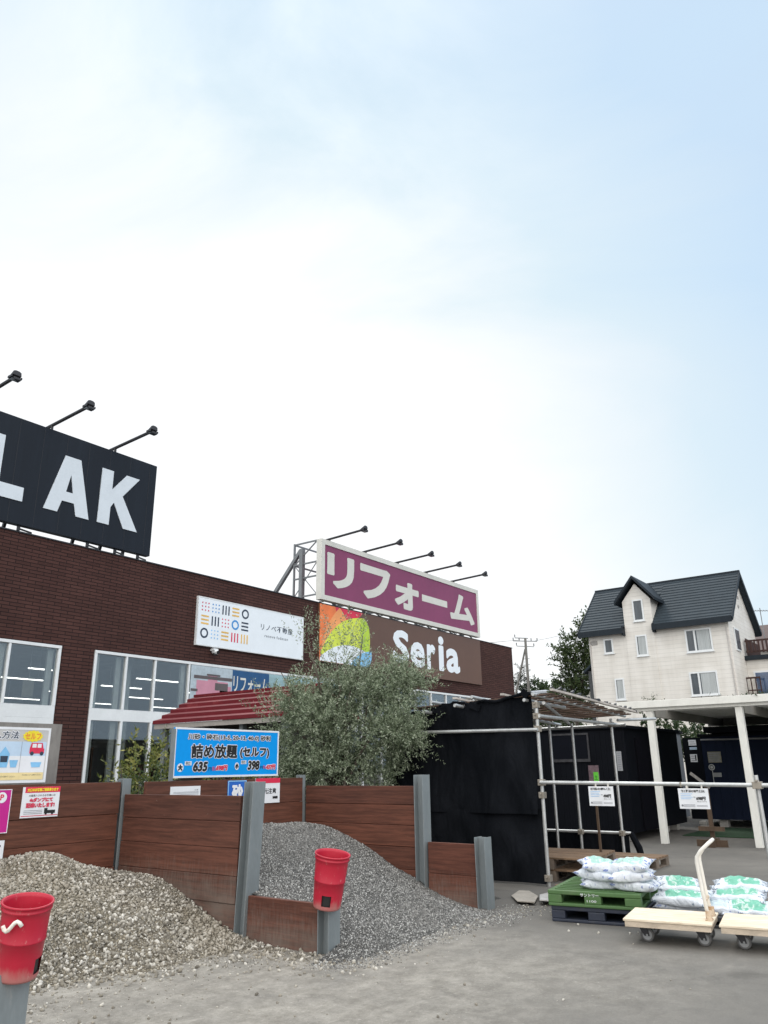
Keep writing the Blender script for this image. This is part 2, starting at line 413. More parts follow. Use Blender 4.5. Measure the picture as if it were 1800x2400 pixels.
# stone dust trodden out round the bays
dx = t.math('SUBTRACT', t.math('ABSOLUTE', t.math('SUBTRACT', x, 3.2)), 2.4)
dy = t.math('SUBTRACT', t.math('ABSOLUTE', t.math('ADD', y, 12.3)), 1.0)
dd = t.math('MAXIMUM', dx, dy)
dd = t.math('ADD', dd, t.math('MULTIPLY', t.math('SUBTRACT', t.noise(1.1, None, 6, .6, .3), .5), 2.6))
dm = t.rng(dd, -.2, 2.7, 1, 0)
dust = t.mix(t.rng(t.noise(5, None, 8, .75), .3, .7), (.205, .190, .165), (.385, .362, .322))
dust = t.mix(t.math('MULTIPLY', t.rng(t.noise(45, None, 5, .75), .5, .7), .5), dust, (.13, .115, .095))
dust = t.mix(t.math('MULTIPLY', t.rng(t.noise(26, None, 5, .75), .55, .72), .6), dust, (.60, .57, .52))
c = t.mix(t.math('MULTIPLY', dm, t.rng(t.noise(2.2, None, 7, .7, .5), .25, .7, .55, .97)), c, dust)
pale = t.rng(t.noise(1.5, t.vec((.6, 1.3, 1)), 7, .7, .8), .58, .74)
c = t.mix(t.math('MULTIPLY', pale, t.math('MULTIPLY', dm, .6)), c, (.45, .425, .38))
dk = t.rng(t.noise(.9, t.vec((1.2, .8, 1)), 8, .7, .7), .56, .70)
c = t.mix(t.math('MULTIPLY', dk, .5), c, (.075, .071, .066))
ck = t.n('ShaderNodeTexVoronoi'); ck.feature = 'DISTANCE_TO_EDGE'; ck.inputs['Scale'].default_value = .42
dv = t.n('ShaderNodeVectorMath', operation='ADD'); nv = t.n('ShaderNodeTexNoise'); nv.inputs['Scale'].default_value = 2.4; nv.inputs['Detail'].default_value = 6
sc_ = t.n('ShaderNodeVectorMath', operation='SCALE'); sc_.inputs['Scale'].default_value = .55
t.l(t.tc.outputs['Object'], nv.inputs['Vector']); t.l(nv.outputs['Color'], sc_.inputs[0]); t.l(t.tc.outputs['Object'], dv.inputs[0]); t.l(sc_.outputs[0], dv.inputs[1]); t.l(dv.outputs[0], ck.inputs['Vector'])
crk = t.math('MULTIPLY', t.rng(ck.outputs['Distance'], .0, .011, 1, 0), t.rng(t.noise(.7, None, 3), .48, .6))
c = t.mix(t.math('MULTIPLY', crk, .10), c, (.045, .042, .04))
vo = t.n('ShaderNodeTexVoronoi'); vo.inputs['Scale'].default_value = 150; t.l(t.tc.outputs['Object'], vo.inputs['Vector'])
c = t.mix(t.rng(vo.outputs['Distance'], .05, .5, .22, 0.), c, (.04, .04, .04))
t.col(c); t.bump(t.math('ADD', grit, t.math('MULTIPLY', fine, .8)), .45, .01)
M_ASPH = t.m

# ------------------------------------------------------------------ mesh helpers
class MB:
    def __init__(s): s.v = []; s.f = []
    def add(s, vs, fs):
        o = len(s.v); s.v += [tuple(map(float, p)) for p in vs]; s.f += [tuple(i+o for i in f) for f in fs]; return s
    def box(s, x0, x1, y0, y1, z0, z1):
        return s.add([(x0, y0, z0), (x1, y0, z0), (x1, y1, z0), (x0, y1, z0), (x0, y0, z1), (x1, y0, z1), (x1, y1, z1), (x0, y1, z1)],
                     [(0, 3, 2, 1), (4, 5, 6, 7), (0, 1, 5, 4), (1, 2, 6, 5), (2, 3, 7, 6), (3, 0, 4, 7)])
    def bar(s, p, q, wd, ht, up=(0, 0, 1)):
        p, q = Vector(p), Vector(q); d = (q-p).normalized(); a = d.cross(Vector(up))
        if a.length < 1e-4: a = d.cross(Vector((0, 1, 0)))
        a.normalize(); b = a.cross(d)
        vs = [c + a*i*wd/2 + b*j*ht/2 for c in (p, q) for i, j in ((-1, -1), (1, -1), (1, 1), (-1, 1))]
        return s.add(vs, [(0, 3, 2, 1), (4, 5, 6, 7), (0, 1, 5, 4), (1, 2, 6, 5), (2, 3, 7, 6), (3, 0, 4, 7)])
    def tube(s, pts, r, n=10, caps=True):
        pts = [Vector(p) for p in pts]; k = len(pts); rs = r if isinstance(r, (list, tuple)) else [r]*k
        vs = []; a = None
        for i, p in enumerate(pts):
            d = (pts[min(i+1, k-1)] - pts[max(i-1, 0)]).normalized()
            if a is None:
                a = d.cross(Vector((0, 0, 1)))
                if a.length < 1e-3: a = d.cross(Vector((1, 0, 0)))
            a = (a - d*a.dot(d)).normalized(); b = d.cross(a)
            vs += [p + (a*math.cos(2*math.pi*j/n) + b*math.sin(2*math.pi*j/n))*rs[i] for j in range(n)]
        fs = [(i*n+j, i*n+(j+1) % n, (i+1)*n+(j+1) % n, (i+1)*n+j) for i in range(k-1) for j in range(n)]
        if caps: fs += [tuple(range(n-1, -1, -1)), tuple((k-1)*n+j for j in range(n))]
        return s.add(vs, fs)
    def prism(s, poly, fn, t0, t1):
        """poly: 2D outline (ccw seen from the front); fn(u, v, t) -> 3D point"""
        n = len(poly)
        vs = [fn(u, v, t0) for u, v in poly] + [fn(u, v, t1) for u, v in poly]
        fs = [tuple(range(n)), tuple(range(2*n-1, n-1, -1))] + [(i, n+i, n+(i+1) % n, (i+1) % n) for i in range(n)]
        return s.add(vs, fs)
    def build(s, name, m, parent=None, smooth=False, origin=None, bevel=0, fixn=True):
        me = bpy.data.meshes.new(name)
        if parent is not None: o0 = Vector(world_loc(parent))
        elif origin is not None: o0 = Vector(origin)
        else:
            a = np.array(s.v); o0 = Vector(((a[:, 0].min()+a[:, 0].max())/2, (a[:, 1].min()+a[:, 1].max())/2, a[:, 2].min()))
        me.from_pydata([(p[0]-o0[0], p[1]-o0[1], p[2]-o0[2]) for p in s.v], [], s.f)
        if fixn:
            bm = bmesh.new(); bm.from_mesh(me); bmesh.ops.recalc_face_normals(bm, faces=bm.faces[:]); bm.to_mesh(me); bm.free()
        if smooth:
            me.shade_smooth()
        for mm in (m if isinstance(m, (list, tuple)) else [m]): me.materials.append(mm)
        ob = bpy.data.objects.new(name, me); COL.objects.link(ob)
        if parent is not None: ob.parent = parent
        else: ob.location = o0
        if bevel:
            md = ob.modifiers.new('bevel', 'BEVEL'); md.width = bevel; md.segments = 2; md.limit_method = 'ANGLE'
        return ob
def world_loc(o):
    p = Vector(o.location)
    while o.parent: o = o.parent; p += Vector(o.location)
    return p
def fastmesh(name, V, F, m, parent=None, smooth=False):
    me = bpy.data.meshes.new(name); k = F.shape[1]
    o0 = np.array(world_loc(parent)) if parent is not None else np.zeros(3)
    V = (V - o0).astype(np.float32)
    me.vertices.add(len(V)); me.vertices.foreach_set('co', V.ravel())
    me.loops.add(F.size); me.loops.foreach_set('vertex_index', F.astype(np.int32).ravel())
    me.polygons.add(len(F)); me.polygons.foreach_set('loop_start', np.arange(0, F.size, k, dtype=np.int32))
    me.polygons.foreach_set('loop_total', np.full(len(F), k, dtype=np.int32))
    me.update(calc_edges=True); me.validate()
    if smooth: me.shade_smooth()
    me.materials.append(m)
    ob = bpy.data.objects.new(name, me); COL.objects.link(ob)
    if parent is not None: ob.parent = parent
    return ob
def tag(o, label, cat, group=None, kind=None):
    if label: o['label'] = label
    if cat: o['category'] = cat
    if group: o['group'] = group
    if kind: o['kind'] = kind
    return o
def thing(name, loc, label, cat, group=None):
    o = bpy.data.objects.new(name, None); o.empty_display_size = .2; COL.objects.link(o); o.location = loc
    return tag(o, label, cat, group)
def dup(o, loc, label=None, rz=None):
    r = o.copy(); COL.objects.link(r); r.location = loc
    if rz is not None: r.rotation_euler = (0, 0, rz)
    if label: r['label'] = label
    for ch in list(o.children):
        c = ch.copy(); COL.objects.link(c); c.parent = r
        for g in list(ch.children):
            d = g.copy(); COL.objects.link(d); d.parent = c
    return r
# planes: 'F' faces -Y (u = +x), 'W' faces -X (u = -y).  t = distance out of the surface
def plane(kind, a):
    if kind == 'F': return lambda u, v, t: (u, a - t, v)
    return lambda u, v, t: (a - t, -u, v)

def text_geo(body, bold=0.0, shear=0.0, space=1.0):
    c = bpy.data.curves.new('lettering', 'FONT'); c.body = body; c.offset = bold; c.shear = shear; c.space_character = space
    c.resolution_u = 3
    o = bpy.data.objects.new('lettering', c); COL.objects.link(o)
    dg = bpy.context.evaluated_depsgraph_get()
    me = bpy.data.meshes.new_from_object(o.evaluated_get(dg))
    vs = np.array([v.co[:2] for v in me.vertices]); fs = [tuple(p.vertices) for p in me.polygons]
    bpy.data.objects.remove(o); bpy.data.curves.remove(c); bpy.data.meshes.remove(me)
    return vs, fs
def put_text(mb, body, fn, u0, u1, v0, v1, t, bold=0.0, shear=0.0, space=1.0, copies=0.0):
    """lettering stretched into the box u0..u1, v0..v1 of a sign face; copies thickens it by that many metres"""
    vs, fs = text_geo(body, bold, shear, space)
    lo, hi = vs.min(0), vs.max(0)
    su = (u1-u0)/(hi[0]-lo[0]); sv_ = (v1-v0)/(hi[1]-lo[1])
    offs = [(0, 0)] + ([(copies*math.cos(k*math.pi/4), copies*math.sin(k*math.pi/4)) for k in range(8)] if copies else [])
    for q, (du, dv) in enumerate(offs):
        mb.add([fn(u0+du+(a-lo[0])*su, v0+dv+(b-lo[1])*sv_, t+q*.00015) for a, b in vs], fs)
def rect(mb, fn, u0, u1, v0, v1, t, th=.002):
    mb.prism([(u0, v0), (u1, v0), (u1, v1), (u0, v1)], fn, t, t-th)
def ring(mb, fn, cu, cv, ro, ri, t, n=28):
    vs = [fn(cu+r*math.cos(2*math.pi*i/n), cv+r*math.sin(2*math.pi*i/n), t) for r in (ro, ri) for i in range(n)]
    mb.add(vs, [(i, (i+1) % n, n+(i+1) % n, n+i) for i in range(n)])
def disc(mb, fn, cu, cv, ru, rv, t, n=24):
    mb.add([fn(cu+ru*math.cos(2*math.pi*i/n), cv+rv*math.sin(2*math.pi*i/n), t) for i in range(n)], [tuple(range(n))])

# ------------------------------------------------------------------ foliage
def foliage(name, shoots, per, leaf, wid, m, parent, droop=.0, spread=.8):
    """shoots: (n,7) start, direction, length; leaves set along every shoot"""
    n = len(shoots); k = per
    S = np.repeat(shoots, k, 0)
    tt = np.tile(np.linspace(.05, 1, k), n) + rng.normal(0, .02, n*k)
    d = S[:, 3:6]/np.linalg.norm(S[:, 3:6], axis=1, keepdims=True)
    pos = S[:, :3] + d*(S[:, 6:7]*tt[:, None]); pos[:, 2] -= droop*tt**2*S[:, 6]
    pos += rng.normal(0, .012, pos.shape)
    rd = rng.normal(0, 1, pos.shape); rd -= d*(rd*d).sum(1, keepdims=True); rd /= np.linalg.norm(rd, axis=1, keepdims=True)
    ld = d*(1-spread*.5) + rd*spread; ld /= np.linalg.norm(ld, axis=1, keepdims=True)
    sd = np.cross(ld, rng.normal(0, 1, pos.shape)); sd /= np.linalg.norm(sd, axis=1, keepdims=True)
    L = leaf*rng.uniform(.6, 1.25, (len(pos), 1)); W = wid*rng.uniform(.7, 1.2, (len(pos), 1))
    V = np.stack([pos, pos+ld*L*.5+sd*W*.5, pos+ld*L, pos+ld*L*.5-sd*W*.5], 1).reshape(-1, 3)
    F = np.arange(len(V)).reshape(-1, 4)
    return fastmesh(name, V, F, m, parent)
def lumps(centres, n, out=.6, up=.4, l=(.2, .5), c0=None, shell=.5):
    """shoots seeded in ellipsoid lumps (cx,cy,cz,rx,ry,rz,weight)"""
    C = np.array(centres, float); w_ = C[:, 6]/C[:, 6].sum()
    idx = rng.choice(len(C), n, p=w_)
    g = rng.normal(0, 1, (n, 3)); g /= np.linalg.norm(g, axis=1, keepdims=True)
    rad = rng.uniform(shell, 1, (n, 1))**.7
    st = C[idx, :3] + g*rad*C[idx, 3:6]
    d = g*out + np.array([0, 0, up]) + rng.normal(0, .35, (n, 3))
    return np.hstack([st, d, rng.uniform(l[0], l[1], (n, 1))])
def branches(mb, base, tips, r0, r1, mid=.5, wob=.1):
    for tp_ in tips:
        b, e = Vector(base), Vector(tp_)
        m1 = b.lerp(e, .35) + Vector((random.uniform(-wob, wob), random.uniform(-wob, wob), .1*(e-b).length))
        m2 = b.lerp(e, .7) + Vector((random.uniform(-wob, wob), random.uniform(-wob, wob), .05*(e-b).length))
        mb.tube([b, m1, m2, e], [r0, r0*.75, (r0+r1)*.45, r1], 7)

# ------------------------------------------------------------------ ground
g = MB(); g.add([(-300, -300, 0), (600, -300, 0), (600, 500, 0), (-300, 500, 0)], [(0, 1, 2, 3)])
go = g.build('ground', M_ASPH, origin=(0, 0, 0)); go['kind'] = 'structure'

# ------------------------------------------------------------------ the store
S = thing('store_building', (13, 0, 0), 'long maroon brick store with white framed windows and flat parapet behind the fences', 'building')
XE = 33.35; ZR = 6.80
b = MB()
b.box(-6, XE, 0, .3, 4.33, ZR)                       # upper wall
b.box(10.27, 11.13, 0, .3, 0, 4.33)                  # pier between the window walls
b.box(31.0, XE, 0, .3, 0, 4.33)
b.box(XE-.3, XE, .3, 34, 0, ZR)
b.box(-6, XE-.3, 33.7, 34, 0, ZR)
b.box(-6, -5.7, .3, 33.7, 0, ZR)
b.build('wall', M_BRICK, S)
b = MB(); b.box(-6.03, XE+.03, -.03, .33, ZR, ZR+.03); b.box(XE-.33, XE+.03, .33, 34, ZR, ZR+.03); b.build('parapet_cap', M_DKSTEEL, S)
b = MB(); b.box(-5.7, XE-.3, .3, 33.7, 6.3, 6.4); b.build('roof', M_FRAME, S)
b = MB(); b.box(-5.7, XE-.3, .3, 33.7, .01, .03); b.build('interior_floor', M_ROOMFLOOR, S)
b = MB(); b.box(-5.7, XE-.3, .3, 33.7, 4.62, 4.7); b.build('interior_ceiling', M_ROOMCEIL, S)
b = MB(); b.box(-5.7, XE-.3, 20, 20.2, .03, 4.62); b.build('interior_wall', M_GREYWALL, S)
def window_wall(x0, x1, mull, door):
    f = MB(); T = .07
    f.box(x0, x1, -.025, .12, 4.26, 4.33)
    f.box(x0, x1, -.015, .10, 2.67, 2.95)
    f.box(x0, x0+T, -.02, .11, 0, 2.67); f.box(x1-T, x1, -.02, .11, 0, 2.67)
    f.box(x0, x0+T, -.02, .11, 2.95, 4.26); f.box(x1-T, x1, -.02, .11, 2.95, 4.26)
    for m_ in mull:
        f.box(m_-.028, m_+.028, -.018, .09, 2.95, 4.26)
        f.box(m_-.034, m_+.034, -.018, .09, .12, 2.67)
    f.box(x0+T, x1-T, -.01, .08, 0, .12)
    for a_, b_ in door:                              # door heads under the band
        f.box(a_, b_, -.014, .07, 2.42, 2.67)
    f.box(x0+T, x1-T, -.017, .05, 2.935, 2.948)
    w_ = f.build('window', M_WINFRAME, S, bevel=.004)
    q = MB(); q.box(x0+T, x1-T, .03, .04, 2.95, 4.26); q.box(x0+T, x1-T, .03, .04, .12, 2.42 if door else 2.67); q.build('pane', M_GLASS, w_)
window_wall(-4.0, 10.25, [0.2, 1.3, 2.4, 3.5, 4.6, 5.7, 6.8, 7.9, 9.0], [(8.0, 9.03), (9.03, 10.18)])
window_wall(11.15, 31.0, [12.08, 12.97, 14.1] + [14.1+1.1*i for i in range(1, 16)], [])
c = MB()
for x_ in (12.75, 15.6, 19, 8.3, 6): c.box(x_-.14, x_+.14, .9, 1.2, .03, 4.62)
c.build('interior_column', M_COLUMN, S)
c = MB()
for x_ in (11.32, 11.95, 14.0, 10.08, 8.9): c.box(x_-.07, x_+.07, .14, .2, .12, 4.24)
c.build('blind', M_COLUMN, S)
# tube lights hanging under the shop ceiling
k = 0
for yy in (2.2, 4.6, 7.4, 10.6, 14.2):
    for xx in np.arange(7.2 + (yy % 1)*1.2, 21 + yy*.8, 3.3):
        m_ = MB(); m_.box(xx, xx+1.5, yy, yy+.04, 4.025, 4.05)
        if k == 0:
            L0 = thing('tube_light', (xx, yy, 4.02), 'slim lit tube light in the rows under the shop ceiling behind the glass', 'ceiling light', 'tube lights in the store')
            m_.build('tube', M_LAMP, L0)
            h_ = MB(); h_.box(xx, xx+1.5, yy-.02, yy+.07, 4.052, 4.085); h_.box(xx+.3, xx+.31, yy+.02, yy+.03, 4.085, 4.62); h_.box(xx+1.2, xx+1.21, yy+.02, yy+.03, 4.085, 4.62)
            h_.build('housing', M_WINFRAME, L0)
        else: dup(L0, (xx, yy, 4.02))
        k += 1
# hanging square sign inside the left window
hs = thing('hanging_sign', (10.11, 1.0, 3.0), 'square cream sign hanging on a cord inside the left shop window', 'sign')
m_ = MB(); m_.box(9.97, 10.25, .99, 1.01, 3.2, 3.6); m_.build('board', P('cream_board', (.50, .48, .42), .6), hs)
m_ = MB(); m_.box(10.105, 10.115, .995, 1.005, 3.6, 4.62); m_.build('cord', M_WINFRAME, hs)
# stock seen through the lower panes
for i, (x0, x1, y0, h_, mm, nm) in enumerate([(12.2, 14.0, 6.0, 3.35, M_DKSHELF, 'tall dark'), (9.0, 10.3, 5.0, 3.3, M_SHELF, 'tall brown'), (14.6, 17.0, 8.5, 3.5, M_DKSHELF, 'far tall'), (11.3, 11.9, .9, 1.95, M_DKSHELF, 'dark'), (12.1, 12.45, 1.6, 2.1, M_SHELF, 'brown'), (13.3, 14.6, 1.8, 1.7, M_SHELF, 'wide brown'), (8.2, 9.6, 2.4, 1.9, M_DKSHELF, 'long dark')]):
    t_ = thing('display_shelf', (x0, y0, .03), '%s display shelf standing in the shop behind the glass' % nm, 'shelf', 'display shelves in the store')
    f = MB()
    for xx in (x0, x1-.04): f.box(xx, xx+.04, y0, y0+.5, .03, h_)
    for zz in np.arange(.15, h_, .45): f.box(x0+.04, x1-.04, y0, y0+.5, zz, zz+.03)
    f.box(x0+.04, x1-.04, y0+.46, y0+.5, .18, h_)
    f.build('rack', mm, t_)
    f = MB()
    for zz in np.arange(.18, h_-.4, .45):
        xx = x0+.06
        while xx < x1-.2:
            ww = random.uniform(.12, .25); f.box(xx, min(xx+ww, x1-.05), y0+.05, y0+.42, zz+.002, zz+random.uniform(.2, .38)); xx += ww+.02
    f.build('stock', M_COLUMN if i in (1, 5) else (M_SHELF if i == 2 else M_DKSHELF), t_)

# --- black roof sign
FN = plane('F', -.12)
B = thing('roof_sign', (9, 0, ZR), 'huge black roof sign with pale capital letters L A K at left', 'sign')
b = MB(); b.box(3, 12.41, -.12, .05, 6.95, 9.53); b.build('panel', M_BLACKSIGN, B)
b = MB()
for x_ in np.arange(3.5, 12.4, .62): b.box(x_, x_+.006, -.123, -.12, 6.97, 9.51)
b.build('panel_joint', M_DKSTEEL, B)
def Fq(pts): return [(p[0], p[1]) for p in pts]
for poly in ([(7.72, 7.50), (8.74, 7.50), (8.74, 7.84), (8.14, 7.84), (8.14, 8.98), (7.72, 8.98)],
             [(10.73, 7.50), (11.07, 7.50), (11.07, 7.98), (11.16, 8.13), (11.50, 7.50), (11.93, 7.50), (11.40, 8.36), (11.88, 8.97), (11.47, 8.97), (11.07, 8.46), (11.07, 8.97), (10.73, 8.97)]):
    b = MB(); b.prism(poly, FN, .02, .003); b.build('lettering', M_WHITELET, B)
b = MB()
b.prism([(9.27, 7.49), (9.63, 7.49), (9.72, 7.80), (9.80, 8.05), (9.89, 8.52), (9.89, 8.97), (9.68, 8.97)], FN, .02, .003)
b.prism([(10.13, 7.49), (10.49, 7.49), (10.11, 8.97), (9.89, 8.97), (9.89, 8.52), (9.99, 8.05), (10.05, 7.80)], FN, .02, .003)
b.prism([(9.72, 7.80), (10.05, 7.80), (9.99, 8.05), (9.80, 8.05)], FN, .02, .003)
b.build('lettering', M_WHITELET, B)
b = MB()
for x_ in (3.4, 5.2, 7, 8.8, 10.6, 11.4, 12.1):
    b.bar((x_, -.03, ZR+.03), (x_, -.03, 6.95), .06, .06); b.bar((x_, .9, 6.4), (x_, .05, 8.8), .07, .07); b.bar((x_, -.03, 6.88), (x_+.5, .3, 6.95), .035, .035)
b.build('support_frame', M_DKSTEEL, B)

# --- flood lights on the sign tops: arms reaching out over the front
def floodlight(x_, z0, y0, label):
    L = thing('floodlight', (x_, y0, z0), label, 'floodlight', 'floodlights along the roof signs')
    b = MB(); b.tube([(x_, y0+.45, z0+.12), (x_, y0-1.5, z0+.20)], .042, 8); b.build('arm', M_DKSTEEL, L)
    b = MB(); b.tube([(x_, y0-.02, z0), (x_, y0-.02, z0+.14)], .032, 8); b.build('bracket', M_DKSTEEL, L)
    b = MB()
    b.prism([(-.10, -.03), (.10, -.03), (.09, .05), (.04, .075), (-.04, .075), (-.09, .05)], lambda u, v, t: (x_+u, y0-1.55-t, z0+.21+v+t*.5), -.08, .08)
    b.box(x_-.125, x_-.103, y0-1.63, y0-1.47, z0+.15, z0+.20); b.box(x_+.103, x_+.125, y0-1.63, y0-1.47, z0+.15, z0+.20); b.bar((x_-.08, y0-1.65, z0+.13), (x_+.08, y0-1.65, z0+.13), .025, .05)
    b.build('lamp_head', M_DKSTEEL, L)
    b = MB(); b.box(x_-.10, x_+.10, y0-1.62, y0-1.50, z0+.115, z0+.13); b.build('lens', M_HGLASS, L)
    return L
F0 = floodlight(9.28, 9.53, -.03, 'middle of the three floodlights over the black roof sign')
dup(F0, (11.10, -.03, 9.53), 'floodlight nearest the right end of the black roof sign')
dup(F0, (7.45, -.03, 9.53), 'floodlight over the black roof sign cut by the left photo edge')
for x_, q in zip((19.9, 21.98, 24.05, 26.1, 28.2), ('first floodlight from the lattice end of the plum roof sign', 'second floodlight from the lattice end of the plum roof sign', 'third of the five floodlights over the plum roof sign',
                                                 'fourth floodlight from the lattice end of the plum roof sign', 'farthest floodlight over the right end of the plum sign')):
    o = dup(F0, (x_, -.03, 9.0), q)

# --- plum roof sign with lattice frame
Rf = thing('roof_sign', (24.5, 0, ZR), 'plum roof sign with cream katakana and steel lattice frame behind', 'sign')
b = MB(); b.box(19.50, 29.88, -.16, .02, 7.07, 8.84); b.build('panel', M_PURPLE, Rf)
b = MB(); b.box(19.32, 30.05, -.19, .04, 8.84, 9.02); b.box(19.32, 30.05, -.19, .04, 6.90, 7.07); b.box(19.32, 19.50, -.19, .04, 7.07, 8.84); b.box(29.88, 30.05, -.19, .04, 7.07, 8.84)
b.build('border', M_CREAM, Rf)
FN = plane('F', -.16)
for ch_, q in (('リ', (19.68, 21.10, 7.46, 8.58)), ('フ', (21.53, 23.30, 7.38, 8.55)), ('ォ', (23.66, 25.22, 7.33, 8.33)), ('ム', (27.65, 29.58, 7.38, 8.52))):
    b = MB(); put_text(b, ch_, FN, *q, .006, .02, copies=.045); b.build('lettering', M_CREAM, Rf)
b = MB(); b.prism([(25.5, 7.82), (27.4, 7.82), (27.4, 8.09), (25.5, 8.09)], FN, .006, .001); b.build('lettering', M_CREAM, Rf)
b = MB()
for x_ in (19.36, 30.0):
    b.bar((x_, 1.1, 6.4), (x_, 1.1, 9.04), .06, .06)
    for z_ in (9.0, 8.25, 7.75, 7.1): b.bar((x_, .04, z_), (x_, 1.1, z_), .05, .05)
    b.bar((x_, .04, 9.0), (x_, 1.1, 8.25), .035, .035); b.bar((x_, 1.1, 8.25), (x_, .04, 7.1), .025, .025); b.bar((x_, .04, 8.25), (x_, 1.1, 7.1), .025, .025)
    b.bar((x_, .74, 6.4), (x_, .74, 8.8), .15, .15)
    b.bar((x_, .8, 8.75), (x_, 2.9, 6.4), .12, .12)
for z_ in (9.0, 8.25, 7.1): b.bar((19.36, 1.1, z_), (30.0, 1.1, z_), .05, .05)
for x_ in np.arange(21.1, 29.5, 1.75):
    b.bar((x_, .74, 6.4), (x_, .74, 8.7), .10, .10); b.bar((x_, .04, 7.0), (x_, .9, 7.0), .05, .05)
for x_ in np.arange(19.6, 29.6, .85): b.bar((x_, .1, 6.87), (x_+.42, .1, 7.0), .035, .035); b.bar((x_+.42, .1, 7.0), (x_+.85, .1, 6.87), .035, .035); b.bar((x_, .1, ZR+.03), (x_, .1, 6.9), .05, .05)
b.build('lattice_frame', M_FRAME, Rf)

# --- white wall sign with the pattern of dots, bars and rings
Ws = thing('wall_sign', (16.4, 0, 4.83), 'white wall sign with colourful dots bars and rings beside kanji lettering', 'sign')
b = MB(); b.box(14.23, 18.57, -.08, -.002, 4.83, 6.15); b.build('panel', M_SIGNWHITE, Ws, bevel=.006)
b = MB(); b.box(14.20, 14.23, -.085, -.002, 4.80, 6.18); b.box(18.57, 18.60, -.085, -.002, 4.80, 6.18); b.box(14.23, 18.57, -.085, -.002, 6.15, 6.18); b.box(14.23, 18.57, -.085, -.002, 4.80, 4.83); b.build('edge_trim', M_WINFRAME, Ws)
FN = plane('F', -.08)
inks = {'r': M_REDINK, 'b': M_BLUEINK, 'l': M_LBLUE, 'n': M_NAVYINK, 'y': M_YELINK}
rows = [['dr', 'db', 'vn', 'hy', 'on'], ['hy', 'vn', 'dr', 'ob', 'hn'], ['on', 'dl', 'hy', 'vr', 'vy']]
CW, CH = .385, .375
for ri, row in enumerate(rows):
    for ci, cd in enumerate(row):
        cu = 14.23 + .245 + ci*CW; cv = 6.15 - .24 - ri*CH; q = MB()
        if cd[0] == 'd':
            for i in (-1, 0, 1):
                for j in (-1, 0, 1): disc(q, FN, cu+i*.115, cv+j*.105, .024, .024, .003, 10)
        elif cd[0] == 'v':
            for i in (-1, 0, 1): rect(q, FN, cu+i*.115-.024, cu+i*.115+.024, cv-.135, cv+.135, .003)
        elif cd[0] == 'h':
            for i in (-1, 0, 1): rect(q, FN, cu-.14, cu+.14, cv+i*.105-.024, cv+i*.105+.024, .003)
        else: ring(q, FN, cu, cv, .145, .092, .003)
        q.build('pattern', inks[cd[1]], Ws)
b = MB(); put_text(b, 'リノベ不動産', FN, 16.68, 18.08, 5.53, 5.73, .003, .008, space=1.1); put_text(b, 'renove fudosan', FN, 16.85, 17.88, 5.33, 5.42, .003, .0, space=1.2)
b.build('lettering', M_NAVYINK, Ws)

# --- brown wall sign with the petals
Se = thing('wall_sign', (24.8, 0, 4.85), 'wide brown wall sign with white lettering and bright petal emblem at left', 'sign')
b = MB(); b.box(19.38, 30.15, -.09, -.002, 4.85, 6.78); b.build('panel', M_BROWNP, Se)
FN = plane('F', -.09)
def arc(p, q, bulge, n=10):
    p, q = np.array(p), np.array(q); d = q-p; nn = np.array([-d[1], d[0]])
    return [tuple(p + d*i/n + nn*bulge*4*(i/n)*(1-i/n)) for i in range(n+1)]
def petal(poly, m_, t): b = MB(); b.add([FN(u, v, t) for u, v in poly], [tuple(range(len(poly)))]); b.build('emblem', m_, Se)
petal([(19.38, 4.86), (21.5, 4.86), (21.5, 6.77), (19.38, 6.77)], M_ORANGE, .002)
petal([(20.2, 6.77), (21.72, 6.77)] + arc((21.72, 6.77), (20.6, 6.0), .05) + [(20.3, 6.3)], M_CRIMSON, .004)
petal(arc((20.42, 6.77), (19.45, 5.1), -.10) + [(20.5, 5.2)] + arc((20.98, 5.95), (20.42, 6.77), -.10), M_LORANGE, .006)
petal(arc((19.42, 5.10), (21.75, 6.58), .15) + arc((21.75, 6.58), (22.10, 6.1), .16) + arc((22.10, 6.1), (22.06, 5.3), .05) + arc((22.06, 5.3), (19.42, 5.10), .05), M_LIME, .008)
petal([(21.58, 5.4), (21.58, 6.53), (21.75, 6.58)] + arc((21.75, 6.58), (22.10, 6.1), .16) + [(22.08, 5.4)], M_LIME2, .010)
petal(arc((19.40, 5.0), (22.0, 5.35), .13) + arc((22.0, 5.35), (21.9, 4.87), .05) + [(19.4, 4.87)], M_SIGNWHITE, .012)
petal(arc((21.0, 4.87), (22.2, 5.45), .10) + arc((22.2, 5.45), (22.0, 4.87), .15), M_BLUEPET, .014)
for ch_, u_, u2_, v0_, v_ in (('S', 23.60, 24.56, 5.25, 6.42), ('e', 24.74, 25.64, 5.20, 6.10), ('r', 25.89, 26.42, 5.20, 6.12), ('i', 26.74, 27.06, 5.22, 6.53), ('a', 27.32, 28.30, 5.21, 6.12)):
    b = MB(); put_text(b, ch_, FN, u_, u2_, v0_, v_, .004, .012, copies=.045); b.build('lettering', M_SIGNWHITE, Se)

cmx = thing('security_camera', (14.88, 0, 4.60), 'small white security camera on the brick under the white wall sign', 'camera')
b = MB(); b.box(14.80, 14.96, -.16, 0, 4.70, 4.76); b.tube([(14.88, -.24, 4.64), (14.88, -.04, 4.68)], .055, 10); b.build('housing', M_WINFRAME, cmx)
b = MB(); b.tube([(14.88, -.25, 4.637), (14.88, -.24, 4.64)], .05, 10); b.tube([(14.88, -.12, 4.58), (14.88, -.12, 4.64)], .05, 10); b.build('lens', M_BLACKINK, cmx)

